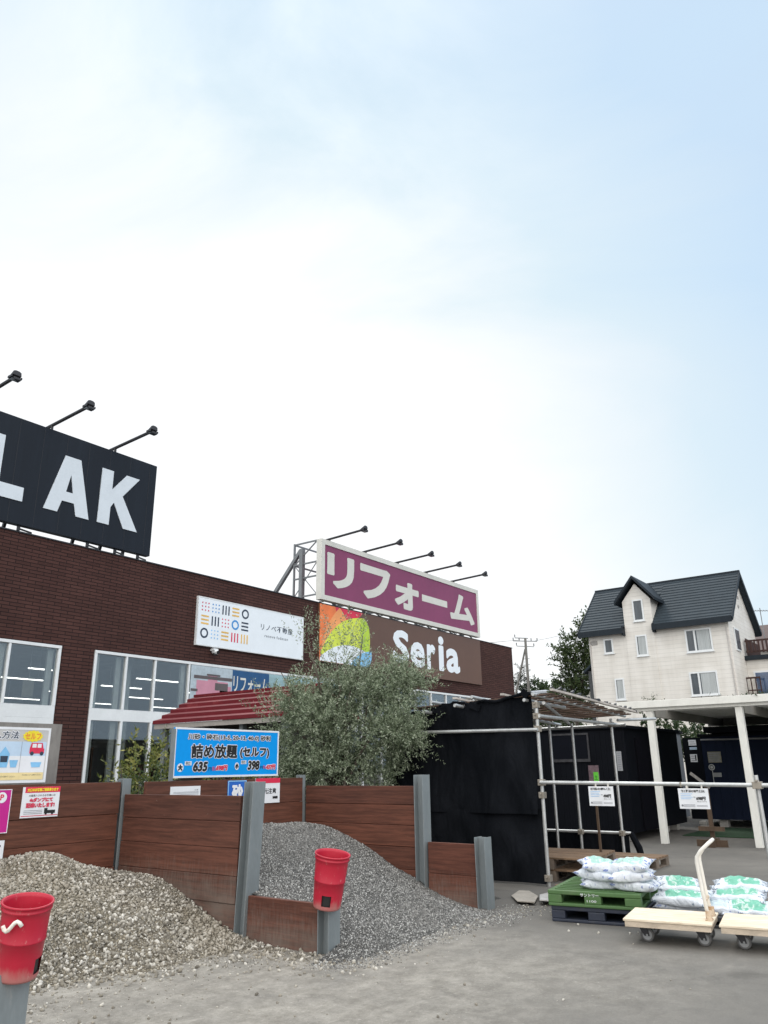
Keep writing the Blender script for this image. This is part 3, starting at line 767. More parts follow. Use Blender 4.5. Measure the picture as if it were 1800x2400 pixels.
# --- printed window poster
Po = thing('window_poster', (16.5, -.03, 2.95), 'long printed photo poster of a pink house covering the upper shop panes', 'poster')
b = MB(); b.box(14.14, 20.6, -.034, -.027, 2.97, 4.25); b.build('sheet', M_PSKY, Po)
FN = plane('F', -.034)
def prt(name, m_, rects_, t):
    b = MB()
    for r_ in rects_: rect(b, FN, *r_, t, .001)
    b.build(name, m_, Po)
prt('print', M_PINKB, [(14.35, 15.5, 2.98, 3.86), (14.75, 15.1, 3.86, 4.0), (15.2, 15.62, 3.3, 3.75)], .002)
prt('print', M_PDARK, [(14.25, 15.65, 3.9, 3.99), (14.7, 15.2, 4.0, 4.05), (14.6, 14.85, 3.0, 3.22), (15.02, 15.5, 3.62, 3.82), (14.16, 14.4, 3.55, 3.62)], .004)
prt('print', M_PBLUE, [(15.66, 17.15, 2.98, 4.24)], .003)
prt('print', M_PTEAL, [(17.15, 20.58, 2.98, 4.24)], .0025)
b = MB(); disc(b, FN, 17.5, 3.45, .3, .38, .005, 12); b.build('print', M_PRUST, Po)
prt('print', M_PAPER, [(15.28, 15.4, 3.08, 3.25)], .005)
b = MB(); put_text(b, 'リフォーム', FN, 15.70, 17.1, 3.62, 4.08, .006, .02); put_text(b, 'エクステリア', FN, 15.45, 17.1, 3.06, 3.48, .006, .02); b.build('lettering', M_CREAM, Po)
# ------------------------------------------------------------------ stone bays: plank walls between steel posts
def plank_wall(axis, fixed, a0, a1, z1, rowsz, m_, label, z0=-.02, slope=0.0):
    """planks of 5 cm; axis 'x' or 'y' gives the run; the mesh is built along local x and turned"""
    b = MB(); zz = z1; L = a1-a0
    for i, h_ in enumerate(rowsz):
        zb = max(z0, zz-h_)
        j = random.uniform(-.006, .006); e0 = random.uniform(0, .012)
        b.box(e0, L-random.uniform(0, .012), -.025+j, .025+j, zb+.003, zz - (random.uniform(.001, .004) if i else 0))
        zz = zb
        if zz <= z0: break
    b.box(.02, L-.02, -.012, .012, z0, z1-.02)  # hidden strip added inside the wall to block light through the seams
    o = b.build('plank_wall', m_, origin=(0, 0, 0), bevel=.004)
    if axis == 'x': o.location = (a0, fixed, 0)
    else: o.location = (fixed, a1, 0); o.rotation_euler = (0, slope, -math.pi/2)
    return tag(o, label, 'plank wall', 'plank walls of the stone bays', 'thing')
plank_wall('x', -9.20, 2.2, 5.60, 1.385, [.33, .26, .27, .27, .3], M_WOOD, 'tall back plank wall behind the crushed stone heap with notices pinned on it')
plank_wall('y', 5.65, -11.10, -9.26, 1.255, [.235, .24, .245, .24, .32], M_WOOD_D, 'dust streaked plank divider with four boards between the two stone heaps')
plank_wall('x', -9.52, 5.69, 8.25, 1.385, [.30, .28, .28, .28, .3], M_WOOD, 'back plank wall below the bright blue price board')
plank_wall('y', 8.31, -11.36, -9.56, 1.28, [.215, .235, .24, .25, .35], M_WOOD, 'side plank wall under the silvery tree at the gravel heap')
plank_wall('y', 5.65, -12.14, -11.24, .385, [.42], M_WOOD_L, 'low single plank beside the bucket in front of the gravel')
plank_wall('y', 8.31, -12.18, -11.50, .655, [.335, .34], M_WOOD_L, 'low plank wall at the right foot of the gravel heap')

def steel_post(x_, y_, h_, label, s=.125, lean=(0, 0)):
    b = MB(); hf = s/2; tw = .009; wt = .007
    hx = hf*1.25
    sec = [(-hx, hf), (-hx, hf-tw), (-wt/2, hf-tw), (-wt/2, -hf+tw), (-hx, -hf+tw), (-hx, -hf), (hx, -hf), (hx, -hf+tw), (wt/2, -hf+tw), (wt/2, hf-tw), (hx, hf-tw), (hx, hf)]
    b.prism(sec, lambda u, v, t: (x_+u+lean[0]*t, y_+v+lean[1]*t, t), -.1, h_)
    return tag(b.build('steel_post', M_STEEL, bevel=.002), label, 'steel post', 'steel posts of the stone bays')
steel_post(5.67, -11.18, 1.385, 'tall grey steel post at the front end of the dusty plank divider', .13, (.022, -.028))
steel_post(5.66, -12.21, .42, 'short grey steel post carrying the red bucket in front of the gravel')
steel_post(8.31, -11.43, 1.41, 'tall grey steel post between the silvery tree and the black net', .13)
steel_post(8.31, -12.25, .735, 'short grey steel post at the right end of the low plank', .13, (0, .01))
steel_post(2.67, -12.42, .46, 'grey steel post under the red bucket at the left photo edge', .15)
steel_post(5.66, -9.20, 1.42, 'thin grey steel post at the back corner between both bays', .09)
steel_post(8.25, -9.50, 1.42, 'thin grey steel post in the back corner under the tree', .08)

# ------------------------------------------------------------------ boards and notices on the bays
def board(name, kind, a, u0, u1, v0, v1, th, m_, label, cat='sign', border=None, bw=.02, bm=None):
    T = thing(name, (((u0+u1)/2, a, v0) if kind == 'F' else (a, -(u0+u1)/2, v0)), label, cat)
    fn = plane(kind, a)
    b = MB(); b.prism([(u0, v0), (u1, v0), (u1, v1), (u0, v1)], fn, 0, -th); b.build('board', m_, T)
    if border:
        b = MB()
        for r_ in ((u0, u1, v1-bw, v1), (u0, u1, v0, v0+bw), (u0, u0+bw, v0+bw, v1-bw), (u1-bw, u1, v0+bw, v1-bw)): rect(b, fn, *r_, .003, .003)
        b.build('border', border, T)
    return T, fn
def part(T, name, m_, fill):
    b = MB(); fill(b); return b.build(name, m_, T)

# blue price board
T, fn = board('price_board', 'F', -9.42, 6.14, 7.885, 1.415, 1.985, .03, M_CYAN, 'bright blue price board with big black lettering above the plank wall', border=M_PAPER, bw=.022)
ROWS = [('川砂・砕石(13-5, 20-13, 40-0) 砂利', 6.34, 7.72, 1.845, 1.915, 0, .002), ('詰め放題', 6.40, 7.13, 1.640, 1.795, 0, .0055), ('(セルフ)', 7.19, 7.70, 1.640, 1.765, 0, .006),
        ('635', 6.44, 6.655, 1.49, 1.59, .15, .007), ('398', 7.33, 7.53, 1.50, 1.60, .15, .007)]
part(T, 'lettering_outline', M_PAPER, lambda b: ([put_text(b, q[0], fn, *q[1:5], .002, .004, q[5], copies=q[6]+.008) for q in ROWS], put_text(b, '698円', fn, 6.80, 6.98, 1.495, 1.55, .002, .004, .15, copies=.011), put_text(b, '437円', fn, 7.655, 7.83, 1.50, 1.555, .002, .004, .15, copies=.011),
     disc(b, fn, 6.245, 1.53, .048, .048, .003), disc(b, fn, 7.14, 1.54, .036, .045, .003), rect(b, fn, 6.31, 6.41, 1.555, 1.60, .003, .001), rect(b, fn, 7.21, 7.30, 1.565, 1.61, .003, .001)))
part(T, 'lettering', M_BLACKINK, lambda b: ([put_text(b, q[0], fn, *q[1:5], .005, .004, q[5], copies=q[6]) for q in ROWS],
     put_text(b, '円', fn, 6.675, 6.725, 1.49, 1.53, .005, .01), put_text(b, '円', fn, 7.55, 7.595, 1.505, 1.54, .005, .01),
     put_text(b, '大', fn, 6.215, 6.275, 1.50, 1.56, .005, .01, copies=.005), put_text(b, '小', fn, 7.115, 7.165, 1.515, 1.57, .005, .01, copies=.005), put_text(b, '税抜', fn, 6.32, 6.40, 1.56, 1.597, .005, .01), put_text(b, '税抜', fn, 7.215, 7.295, 1.57, 1.607, .005, .01)))
part(T, 'lettering', M_CRIMSON, lambda b: (put_text(b, '698円', fn, 6.80, 6.98, 1.495, 1.55, .005, .01, .15, copies=.004), put_text(b, '税込', fn, 6.735, 6.795, 1.49, 1.54, .005, .01), put_text(b, '437円', fn, 7.655, 7.83, 1.50, 1.555, .005, .01, .15, copies=.004), put_text(b, '税込', fn, 7.605, 7.65, 1.505, 1.55, .005, .01)))
part(T, 'pole', M_STEEL, lambda b: b.box(6.10, 6.135, -9.44, -9.40, .9, 1.965))
part(T, 'pole', M_STEEL, lambda b: b.box(7.6, 7.64, -9.385, -9.35, .9, 1.9))

# small notices on the far plank wall
T, fn = board('notice', 'F', -9.555, 6.02, 6.455, 1.20, 1.325, .006, M_PAPER, 'blank white notice strip on the plank wall left of the blue sand sign', 'notice')
part(T, 'lettering', M_GREYINK, lambda b: (put_text(b, '注意', fn, 6.36, 6.42, 1.275, 1.292, .003), [rect(b, fn, 6.06, 6.43, z_, z_+.003, .003, .001) for z_ in (1.235, 1.25, 1.262)]))
T, fn = board('notice', 'F', -9.555, 6.885, 7.19, 1.12, 1.372, .008, M_ROYAL, 'small royal blue sign with white kanji for sand under the blue price board', 'notice', border=M_LBLUE, bw=.012)
part(T, 'lettering', M_PAPER, lambda b: put_text(b, '砂', fn, 6.955, 7.125, 1.155, 1.32, .004, .01, copies=.009))
T, fn = board('notice', 'F', -9.555, 7.35, 7.79, 1.09, 1.39, .008, M_PAPER, 'white notice with red head strip half hidden by the tall post', 'notice')
part(T, 'head_strip', M_CRIMSON, lambda b: rect(b, fn, 7.35, 7.79, 1.33, 1.39, .003))
part(T, 'lettering', M_BLACKINK, lambda b: (put_text(b, '足元注意', fn, 7.42, 7.72, 1.20, 1.27, .003, .02), rect(b, fn, 7.66, 7.75, 1.14, 1.17, .003, .001)))
# guide board on grey planks
G_ = thing('backing_board', (4.2, -9.12, 1.34), 'grey weathered plank board carrying the self service guide sign', 'board')
b = MB(); b.box(3.2, 4.86, -9.13, -9.10, 1.385, 1.985); b.build('board', M_GREYBOARD, G_)
for x_ in (3.3, 4.66): b = MB(); b.box(x_, x_+.06, -9.10, -9.05, .6, 1.97); b.build('post', M_TIMBERPOST, G_)
T, fn = board('guide_sign', 'F', -9.134, 3.25, 4.735, 1.40, 1.94, .012, M_LGREY, 'white edged guide sign with yellow starburst and picture panels at left edge', border=M_PAPER, bw=.024)
part(T, 'print', M_LSKY, lambda b: (rect(b, fn, 3.28, 4.70, 1.66, 1.80, .002, .001)))
part(T, 'print', M_PAPER, lambda b: (rect(b, fn, 3.28, 4.70, 1.50, 1.66, .0025, .001)))
part(T, 'print', M_LYEL, lambda b: (rect(b, fn, 3.28, 4.70, 1.43, 1.50, .002, .001)))
part(T, 'starburst', M_YELLOW_P, lambda b: b.add([fn(4.54+.115*k_*math.cos(i*math.pi/14), 1.855+.06*k_*math.sin(i*math.pi/14), .004) for i in range(28) for k_ in ((1 if i % 2 else .86),)], [tuple(range(28))]))
part(T, 'lettering', M_ORANGE, lambda b: put_text(b, 'セルフ', fn, 4.455, 4.625, 1.825, 1.885, .006, .02))
part(T, 'lettering_outline', M_PAPER, lambda b: put_text(b, '購入方法', fn, 4.02, 4.39, 1.825, 1.90, .003, .0, .1, copies=.008))
part(T, 'lettering', M_NAVYINK, lambda b: (put_text(b, '購入方法', fn, 4.02, 4.39, 1.825, 1.90, .005, .02, .1), put_text(b, 'お好きなだけ詰めてください', fn, 4.18, 4.40, 1.455, 1.472, .003), put_text(b, 'そのままレジへお持ちください', fn, 4.47, 4.68, 1.468, 1.485, .003)))
part(T, 'print_line', M_GREYINK, lambda b: [rect(b, fn, u_, u_+.003, 1.50, 1.80, .004, .001) for u_ in (4.18, 4.43)])
part(T, 'picture', M_CRIMSON, lambda b: (rect(b, fn, 4.52, 4.68, 1.685, 1.735, .005, .001), b.add([fn(u_, v_, .0052) for u_, v_ in ((4.52, 1.735), (4.67, 1.735), (4.655, 1.79), (4.535, 1.79))], [(0, 1, 2, 3)])))
part(T, 'picture', M_PAPER, lambda b: (rect(b, fn, 4.545, 4.59, 1.742, 1.78, .007, .001), rect(b, fn, 4.602, 4.645, 1.742, 1.78, .007, .001)))
part(T, 'picture', M_BLUEPET, lambda b: (b.add([fn(u_, v_, .005) for u_, v_ in ((4.335, 1.55), (4.395, 1.55), (4.41, 1.62), (4.32, 1.62))], [(0, 1, 2, 3)]), b.add([fn(u_, v_, .005) for u_, v_ in ((4.22, 1.55), (4.30, 1.55), (4.315, 1.68), (4.26, 1.75), (4.21, 1.68))], [(0, 1, 2, 3, 4)]),
     b.add([fn(u_, v_, .005) for u_, v_ in ((4.56, 1.55), (4.65, 1.55), (4.665, 1.60), (4.545, 1.60))], [(0, 1, 2, 3)])))
part(T, 'picture', M_NAVYINK, lambda b: (disc(b, fn, 4.548, 1.685, .02, .02, .007), disc(b, fn, 4.655, 1.685, .02, .02, .007), b.add([fn(u_, v_, .006) for u_, v_ in ((4.225, 1.60), (4.295, 1.60), (4.30, 1.66), (4.22, 1.66))], [(0, 1, 2, 3)])))
T, fn = board('notice', 'F', -9.235, 4.45, 4.855, 1.07, 1.36, .006, M_PAPER, 'white delivery notice with red head strip pinned under the guide sign', 'notice')
part(T, 'head_strip', M_CRIMSON, lambda b: rect(b, fn, 4.475, 4.855, 1.305, 1.36, .002, .001))
part(T, 'trim', M_REDINK, lambda b: rect(b, fn, 4.455, 4.85, 1.083, 1.09, .002, .001))
part(T, 'lettering', M_YELLOW_P, lambda b: put_text(b, '大口のお客様ご相談承ります', fn, 4.495, 4.83, 1.317, 1.347, .004, .01, copies=.0015))
part(T, 'lettering', M_BLACKINK, lambda b: (put_text(b, '大量購入されるお客様には', fn, 4.515, 4.805, 1.268, 1.288, .003, .005), rect(b, fn, 4.70, 4.82, 1.105, 1.135, .003, .001), rect(b, fn, 4.70, 4.735, 1.135, 1.155, .003, .001),
     disc(b, fn, 4.72, 1.103, .012, .012, .004, 10), disc(b, fn, 4.79, 1.103, .012, .012, .004, 10)))
part(T, 'lettering', M_REDINK, lambda b: (put_text(b, '4tダンプにて', fn, 4.53, 4.78, 1.218, 1.255, .003, .01, copies=.003), put_text(b, '配達いたします!', fn, 4.50, 4.805, 1.165, 1.207, .003, .01, copies=.003)))
part(T, 'print_line', M_GREYINK, lambda b: [rect(b, fn, 4.48, 4.68, z_, z_+.004, .003, .001) for z_ in (1.105, 1.12, 1.135)])
T, fn = board('notice', 'F', -9.235, 3.75, 4.335, .945, 1.345, .008, M_MAGENTA, 'magenta poster with white round mark cut by the left photo edge', 'notice', border=M_PAPER, bw=.006)
part(T, 'lettering', M_PAPER, lambda b: (disc(b, fn, 4.24, 1.27, .05, .05, .003), put_text(b, '砕石', fn, 3.80, 4.16, 1.1, 1.27, .003, .03)))
part(T, 'lettering', M_CRIMSON, lambda b: put_text(b, 'P', fn, 4.222, 4.26, 1.245, 1.30, .005, .03))
T, fn = board('notice', 'F', -9.235, 3.8, 4.325, .68, .88, .006, M_PAPER, 'plain white sheet on the planks below the magenta poster', 'notice')
part(T, 'lettering', M_BLACKINK, lambda b: put_text(b, '砕石', fn, 4.02, 4.29, .72, .85, .003, .03))

# ------------------------------------------------------------------ red buckets on the posts
def bucket(x_, y_, z0, h_, r0, r1, tilt, hole_deg, label, hook):
    T = thing('red_bucket', (x_, y_, z0), label, 'bucket', 'red buckets on the bay posts')
    prof = [(r0*.2, .004), (r0*.96, .0), (r0, .012), (r0+(r1-r0)*.08, h_*.08), (r0+(r1-r0)*.27, h_*.28), (r0+(r1-r0)*.49, h_*.50), (r0+(r1-r0)*.49+.005, h_*.508), (r0+(r1-r0)*.5+.001, h_*.52), (r0+(r1-r0)*.8, h_*.82),
            (r1*.985, h_*.90), (r1+.004, h_*.91), (r1+.004, h_*.925), (r1*.995, h_*.935), (r1, h_*.97), (r1+.008, h_*.975), (r1+.009, h_), (r1-.002, h_), (r1-.008, h_*.95), (r0+(r1-r0)*.5-.006, h_*.5), (r0-.002, .02), (r0*.2, .02)]
    n = 48; b = MB(); vs = []; fs = []
    for r_, z_ in prof:
        vs += [(x_+r_*math.cos(2*math.pi*j/n), y_+r_*math.sin(2*math.pi*j/n), z0+z_) for j in range(n)]
    hj = round(hole_deg/360*n) % n
    hole = {(hj+q) % n for q in (-2, -1, 0, 1, 2)}
    for i in range(len(prof)-1):
        for j in range(n):
            if j in hole and i in (3, len(prof)-3): continue
            fs.append((i*n+j, i*n+(j+1) % n, (i+1)*n+(j+1) % n, (i+1)*n+j))
    b.add(vs, fs); o = b.build('body', M_REDPLAST, T, smooth=True)
    b = MB()                                          # black tube put in for the shade inside the cut-out
    rl = r0*.93; b.tube([(x_, y_, z0+.022), (x_, y_, z0+h_*.42)], rl, 32); b.build('hole_shade', M_BLACKINK, T)
    if hook is None: T.rotation_euler = tilt; return T
    b = MB()
    a_ = R(hook); pts = []
    for q in np.linspace(-1, 1, 9):
        an = a_+q*.35; pts.append((x_+(r1+.022)*math.cos(an), y_+(r1+.022)*math.sin(an), z0+h_*(.78+.07*math.sin(3*q))))
    b.tube(pts, .011, 8); b.build('handle', M_OLDWHITE, T, smooth=True)
    T.rotation_euler = tilt
    return T
bucket(5.60, -12.235, .375, .435, .118, .147, (R(11), R(-3), 0), 212, 'red bucket on the short post in front of the grey gravel heap', None)
bucket(2.70, -12.46, .43, .395, .110, .131, (R(10), R(-4), 0), 297, 'large red bucket at the left edge with a pale hook', 214)
# ------------------------------------------------------------------ heaps
def heap(name, ctrl, x0, x1, y0, y1, step, mb_, mst, n, size, label, seed, rough=.02, flat=.7, clip=None, fringe=.4, fclip=None):
    r = np.random.default_rng(seed)
    C = np.array(ctrl, float)
    D2 = ((C[:, None, :2]-C[None, :, :2])**2).sum(-1); nC = len(C)          # thin plate through the spot heights
    A = np.zeros((nC+3, nC+3)); A[:nC, :nC] = .5*D2*np.log(D2+1e-9) + np.eye(nC)*.02
    A[:nC, nC] = A[nC, :nC] = 1; A[:nC, nC+1:] = C[:, :2]; A[nC+1:, :nC] = C[:, :2].T
    W_ = np.linalg.solve(A, np.concatenate([C[:, 2], np.zeros(3)]))
    def hgt(x, y):
        d2 = (x[..., None]-C[:, 0])**2 + (y[..., None]-C[:, 1])**2
        return (.5*d2*np.log(d2+1e-9))@W_[:-3] + W_[-3] + W_[-2]*x + W_[-1]*y
    ph = r.uniform(0, 6.28, (24, 2)); fr = r.normal(0, 1, (24, 2))*6
    def rough_(x, y):
        s = 0
        for (a, b2), (kx, ky) in zip(ph, fr): s = s + np.sin(kx*x+a)*np.sin(ky*y+b2)
        return s/24**.5
    xs = np.arange(x0, x1+step/2, step); ys = np.arange(y0, y1+step/2, step)
    X, Y = np.meshgrid(xs, ys, indexing='ij'); H = hgt(X, Y)
    H = H + rough_(X, Y)*rough*np.clip(H*4, 0.1, 1) + r.normal(0, rough*.25, H.shape)
    nx, ny = X.shape
    V = np.stack([X, Y, np.maximum(H, -.05)], -1).reshape(-1, 3)
    i, j = np.meshgrid(np.arange(nx-1), np.arange(ny-1), indexing='ij'); a = (i*ny+j).ravel()
    F = np.stack([a, a+ny, a+ny+1, a+1], 1)
    F = F[(V[F][:, :, 2] > -.045).any(1)]
    if fclip is not None: F = F[fclip(V[F][:, :, 0].min(1), V[F][:, :, 1].max(1))]
    root = thing(name, ((x0+x1)/2, (y0+y1)/2, 0), label, 'gravel heap'); root['kind'] = 'stuff'
    fastmesh('fines', V, F, mb_, root, smooth=True)
    # stones over the surface, a few rolled past the foot
    px = r.uniform(x0, x1, n*2); py = r.uniform(y0, y1, n*2); pz = hgt(px, py) + rough_(px, py)*rough*np.clip(hgt(px, py)*4, .1, 1)
    keep = (pz > 0.005) | (r.uniform(0, 1, n*2) < fringe*np.clip(1+pz/.07, 0, 1)**1.5)
    if clip is not None: keep &= clip(px, py, pz)
    px, py, pz = px[keep][:n], py[keep][:n], pz[keep][:n]
    pz = np.maximum(pz, 0.0)
    stones_mesh('stone', px, py, pz, size, mst, root, r, flat)
    return root
ICO = None
def stones_mesh(name, px, py, pz, size, m_, parent, r, flat=.7):
    p_ = (1+5**.5)/2
    iv = np.array([(-1, p_, 0), (1, p_, 0), (-1, -p_, 0), (1, -p_, 0), (0, -1, p_), (0, 1, p_), (0, -1, -p_), (0, 1, -p_), (p_, 0, -1), (p_, 0, 1), (-p_, 0, -1), (-p_, 0, 1)])/1.9
    it = np.array([(0, 11, 5), (0, 5, 1), (0, 1, 7), (0, 7, 10), (0, 10, 11), (1, 5, 9), (5, 11, 4), (11, 10, 2), (10, 7, 6), (7, 1, 8), (3, 9, 4), (3, 4, 2), (3, 2, 6), (3, 6, 8), (3, 8, 9), (4, 9, 5), (2, 4, 11), (6, 2, 10), (8, 6, 7), (9, 8, 1)])
    n = len(px)
    s = size[0]*(size[1]/size[0])**(r.uniform(0, 1, n)**1.8)
    ax = np.stack([r.uniform(.7, 1.3, n), r.uniform(.6, 1.05, n), r.uniform(.4, .8, n)], 1)*s[:, None]*.5
    Vv = iv[None]*(1+r.normal(0, .24, (n, 12, 3)))*ax[:, None, :]
    q = r.normal(0, 1, (n, 4)); q[:, 1:3] *= flat; q /= np.linalg.norm(q, axis=1, keepdims=True)
    a, b_, c, d = q.T
    Rm = np.stack([1-2*(c*c+d*d), 2*(b_*c-a*d), 2*(b_*d+a*c), 2*(b_*c+a*d), 1-2*(b_*b_+d*d), 2*(c*d-a*b_), 2*(b_*d-a*c), 2*(c*d+a*b_), 1-2*(b_*b_+c*c)], 1).reshape(n, 3, 3)
    Vv = np.einsum('nij,nkj->nki', Rm, Vv) + np.stack([px, py, pz+s*.16], 1)[:, None, :]
    F = (it[None] + (np.arange(n)*12)[:, None, None]).reshape(-1, 3)
    return fastmesh(name, Vv.reshape(-1, 3), F, m_, parent)
heap('crushed_stone_heap', [(2.2, -9.25, .55), (3.6, -9.3, .60), (4.12, -9.6, .62), (4.35, -9.6, .71), (4.56, -9.6, .73), (4.79, -9.6, .69), (4.99, -9.6, .60), (5.39, -9.3, .50), (5.6, -9.43, .46), (5.6, -9.72, .48), (5.6, -10.07, .43), (5.6, -10.51, .26), (5.6, -11.04, .08),
      (4.2, -10.25, .48), (4.7, -10.2, .45), (5.1, -10.1, .44), (3.4, -10.2, .52), (4.6, -10.7, .27), (5.1, -10.7, .24), (3.8, -10.7, .26), (4.12, -10.95, .05), (4.22, -10.9, .07), (4.05, -10.8, .17), (4.35, -10.8, .19), (3.3, -10.78, .20), (2.4, -10.6, .30), (2.3, -11.1, .10), (2.8, -11.0, .12),
      (2.9, -11.25, .0), (3.4, -11.14, .0), (3.68, -11.12, .0), (3.9, -11.2, .0), (4.2, -11.27, -.005), (4.43, -11.40, 0), (4.92, -11.38, -.005), (5.39, -11.5, 0), (5.4, -11.9, -.01), (5.45, -12.35, -.02), (4.9, -11.9, -.06), (4.2, -11.8, -.07), (3.5, -11.6, -.09), (3.0, -11.7, -.09), (2.3, -11.7, -.07), (5.0, -12.5, -.08), (5.75, -12.75, -.08), (5.5, -12.7, -.05)],
     2.2, 5.62, -12.9, -9.24, .05, M_CRUSHB, M_CRUSH, 32000, (.007, .048), 'beige heap of coarse crushed stone spilling from the left bay', 3, .022)
heap('gravel_heap', [(5.7, -9.6, .70), (6.4, -9.6, .74), (7.11, -9.9, .80), (7.48, -9.9, .79), (7.79, -9.9, .79), (8.11, -9.9, .81), (8.27, -9.75, .79), (8.27, -10.12, .74), (8.27, -10.4, .65), (8.27, -10.74, .50), (8.27, -10.99, .37), (8.27, -11.33, .27), (8.27, -11.45, .18), (8.27, -11.71, .09), (8.27, -12.05, .01), (8.27, -12.3, -.03),
      (5.72, -10.5, .58), (5.72, -11.0, .46), (5.72, -11.34, .39), (5.72, -11.72, .30), (5.72, -12.05, .14), (6.9, -10.5, .62), (7.4, -10.8, .50), (6.4, -10.9, .48), (7.0, -11.3, .32), (6.4, -11.6, .26), (7.6, -11.6, .20), (6.6, -12.0, .11), (7.3, -12.1, .06),
      (5.2, -12.35, -.05), (5.4, -12.33, -.01), (5.60, -12.30, .06), (5.32, -12.52, -.03), (5.57, -12.50, 0), (6.08, -12.54, 0), (6.8, -12.5, 0), (7.56, -12.5, 0), (7.95, -12.55, -.01), (8.4, -12.6, -.05), (6.1, -12.9, -.08), (7, -12.9, -.09), (7.8, -12.95, -.07), (8.6, -12.8, -.06), (9.0, -12.6, -.08), (5.3, -12.8, -.08), (7, -13.2, -.12), (6, -13.2, -.12), (9, -13.2, -.14)],
     5.18, 9.0, -13.2, -9.56, .045, M_PEAB, M_PEA, 60000, (.007, .022), 'grey fine gravel heap sloping out of the right bay', 5, .012, 1.0, fringe=.85,
     clip=lambda x_, y_, z_: ((x_ < 8.27) | ((y_ < -12.3) & (x_ < 8.7))) & ((x_ > 5.69) | (y_ < -12.3)), fclip=lambda x_, y_: (x_ > 5.67) | (y_ < -12.29))
# loose stones on the tarmac
rs = np.random.default_rng(11)
n_ = 900
lx = np.concatenate([rs.uniform(2.2, 6.4, 1300), rs.uniform(5.2, 9.0, 600), rs.uniform(3, 10, 110)]); ly = np.concatenate([-11.45 - rs.exponential(.45, 1300), -12.5 - rs.exponential(.2, 600), rs.uniform(-15.2, -12.4, 110)])
kp = ly > -15.3; lx, ly = lx[kp], ly[kp]
ls = stones_mesh('loose_stones', lx, ly, np.zeros(len(lx)), (.004, .036), M_CRUSH, None, rs, .5)
ls['kind'] = 'stuff'; ls['label'] = 'loose stones scattered on the tarmac in front of the bays'; ls['category'] = 'stones'
# ------------------------------------------------------------------ hut with the red roof
Hh = thing('roofed_hut', (11.4, -5.3, 0), 'small open hut with stepped red metal roof left of the silvery tree', 'hut')
b = MB(); n_ = 5
ex, ez, rx_, rz_ = 10.38, 2.40, 11.44, 3.0
ya, yb = -7.15, -3.5
for side in (1, -1):
    for i in range(n_):
        f0, f1 = i/n_, (i+1)/n_
        xa = rx_ - side*(rx_-ex)*(1-f0); xb = rx_ - side*(rx_-ex)*(1-f1)
        za = ez+(rz_-ez)*f0 + (.0 if i == 0 else .0); zb = ez+(rz_-ez)*f1
        o = .065; xa2 = xa - side*.035
        b.add([(xa2, ya, za+o), (xa2, yb, za+o), (xb, yb, zb+.01), (xb, ya, zb+.01), (xa2, ya, za-.005), (xa2, yb, za-.005), (xb, yb, zb-.03), (xb, ya, zb-.03)],
              [(0, 1, 2, 3), (4, 7, 6, 5), (0, 4, 5, 1), (1, 5, 6, 2), (2, 6, 7, 3), (3, 7, 4, 0)])
b.box(rx_-.07, rx_+.07, ya-.01, yb+.01, rz_+.0, rz_+.05)
b.build('roof', M_REDROOF, Hh)
b = MB(); b.box(ex-.01, ex+.02, ya+.02, yb-.02, ez-.10, ez-.008); b.box(2*rx_-ex-.02, 2*rx_-ex+.01, ya+.02, yb-.02, ez-.10, ez-.008); b.build('fascia', P('pale_fascia', (.33, .31, .29), .6), Hh)
b = MB(); b.box(ex+.35, 2*rx_-ex-.3, ya+.3, ya+.36, 0, 2.35); b.box(ex+.35, 2*rx_-ex-.3, yb-.36, yb-.3, 0, 2.35); b.box(2*rx_-ex-.36, 2*rx_-ex-.3, ya+.36, yb-.36, 0, 2.35)
b.box(ex+.05, 2*rx_-ex-.05, ya+.05, yb-.05, 2.36, 2.385); b.build('wall', M_HUTWALL, Hh)
b = MB()
for y_ in (ya+.15, -5.9, yb-.15): b = MB(); b.box(ex+.14, ex+.24, y_-.05, y_+.05, 0, 2.36); b.build('post', M_STEEL, Hh)

# ------------------------------------------------------------------ plants behind the fence
def shrub(name, x_, y_, zt, rr, m_, label, n=90, per=16, leaf=.06, wid=.022, cat='shrub'):
    T = thing(name, (x_, y_, 0), label, cat)
    sh_ = lumps([(x_, y_, zt*.55, rr, rr, zt*.42, 1), (x_+.1, y_-.1, zt*.78, rr*.7, rr*.7, zt*.22, .6)], n, .5, .5, (.2, .42), shell=.2)
    foliage('leaves', sh_, per, leaf, wid, m_, T)
    b = MB()
    branches(b, (x_, y_, 0), [(x_+random.uniform(-rr, rr)*.7, y_+random.uniform(-rr, rr)*.7, zt*random.uniform(.7, .95)) for _ in range(6)], .018, .005, wob=.05)
    b.build('stem', M_BARK, T)
    return T
shrub('leafy_shrub', 6.95, -7.7, 1.95, .42, M_YELLOW, 'yellow green leafy shrub behind the fence left of the blue board', 120, 14, .075, .03)
shrub('leafy_shrub', 6.35, -8.55, 1.52, .26, M_GREEN, 'low green bush poking over the planks by the window wall', 70, 14, .05, .022)
shrub('leafy_shrub', 8.5, -7.8, 1.85, .45, M_YELLOW, 'yellow green shrub in shade between the blue board and the silvery tree', 80, 14, .07, .03)

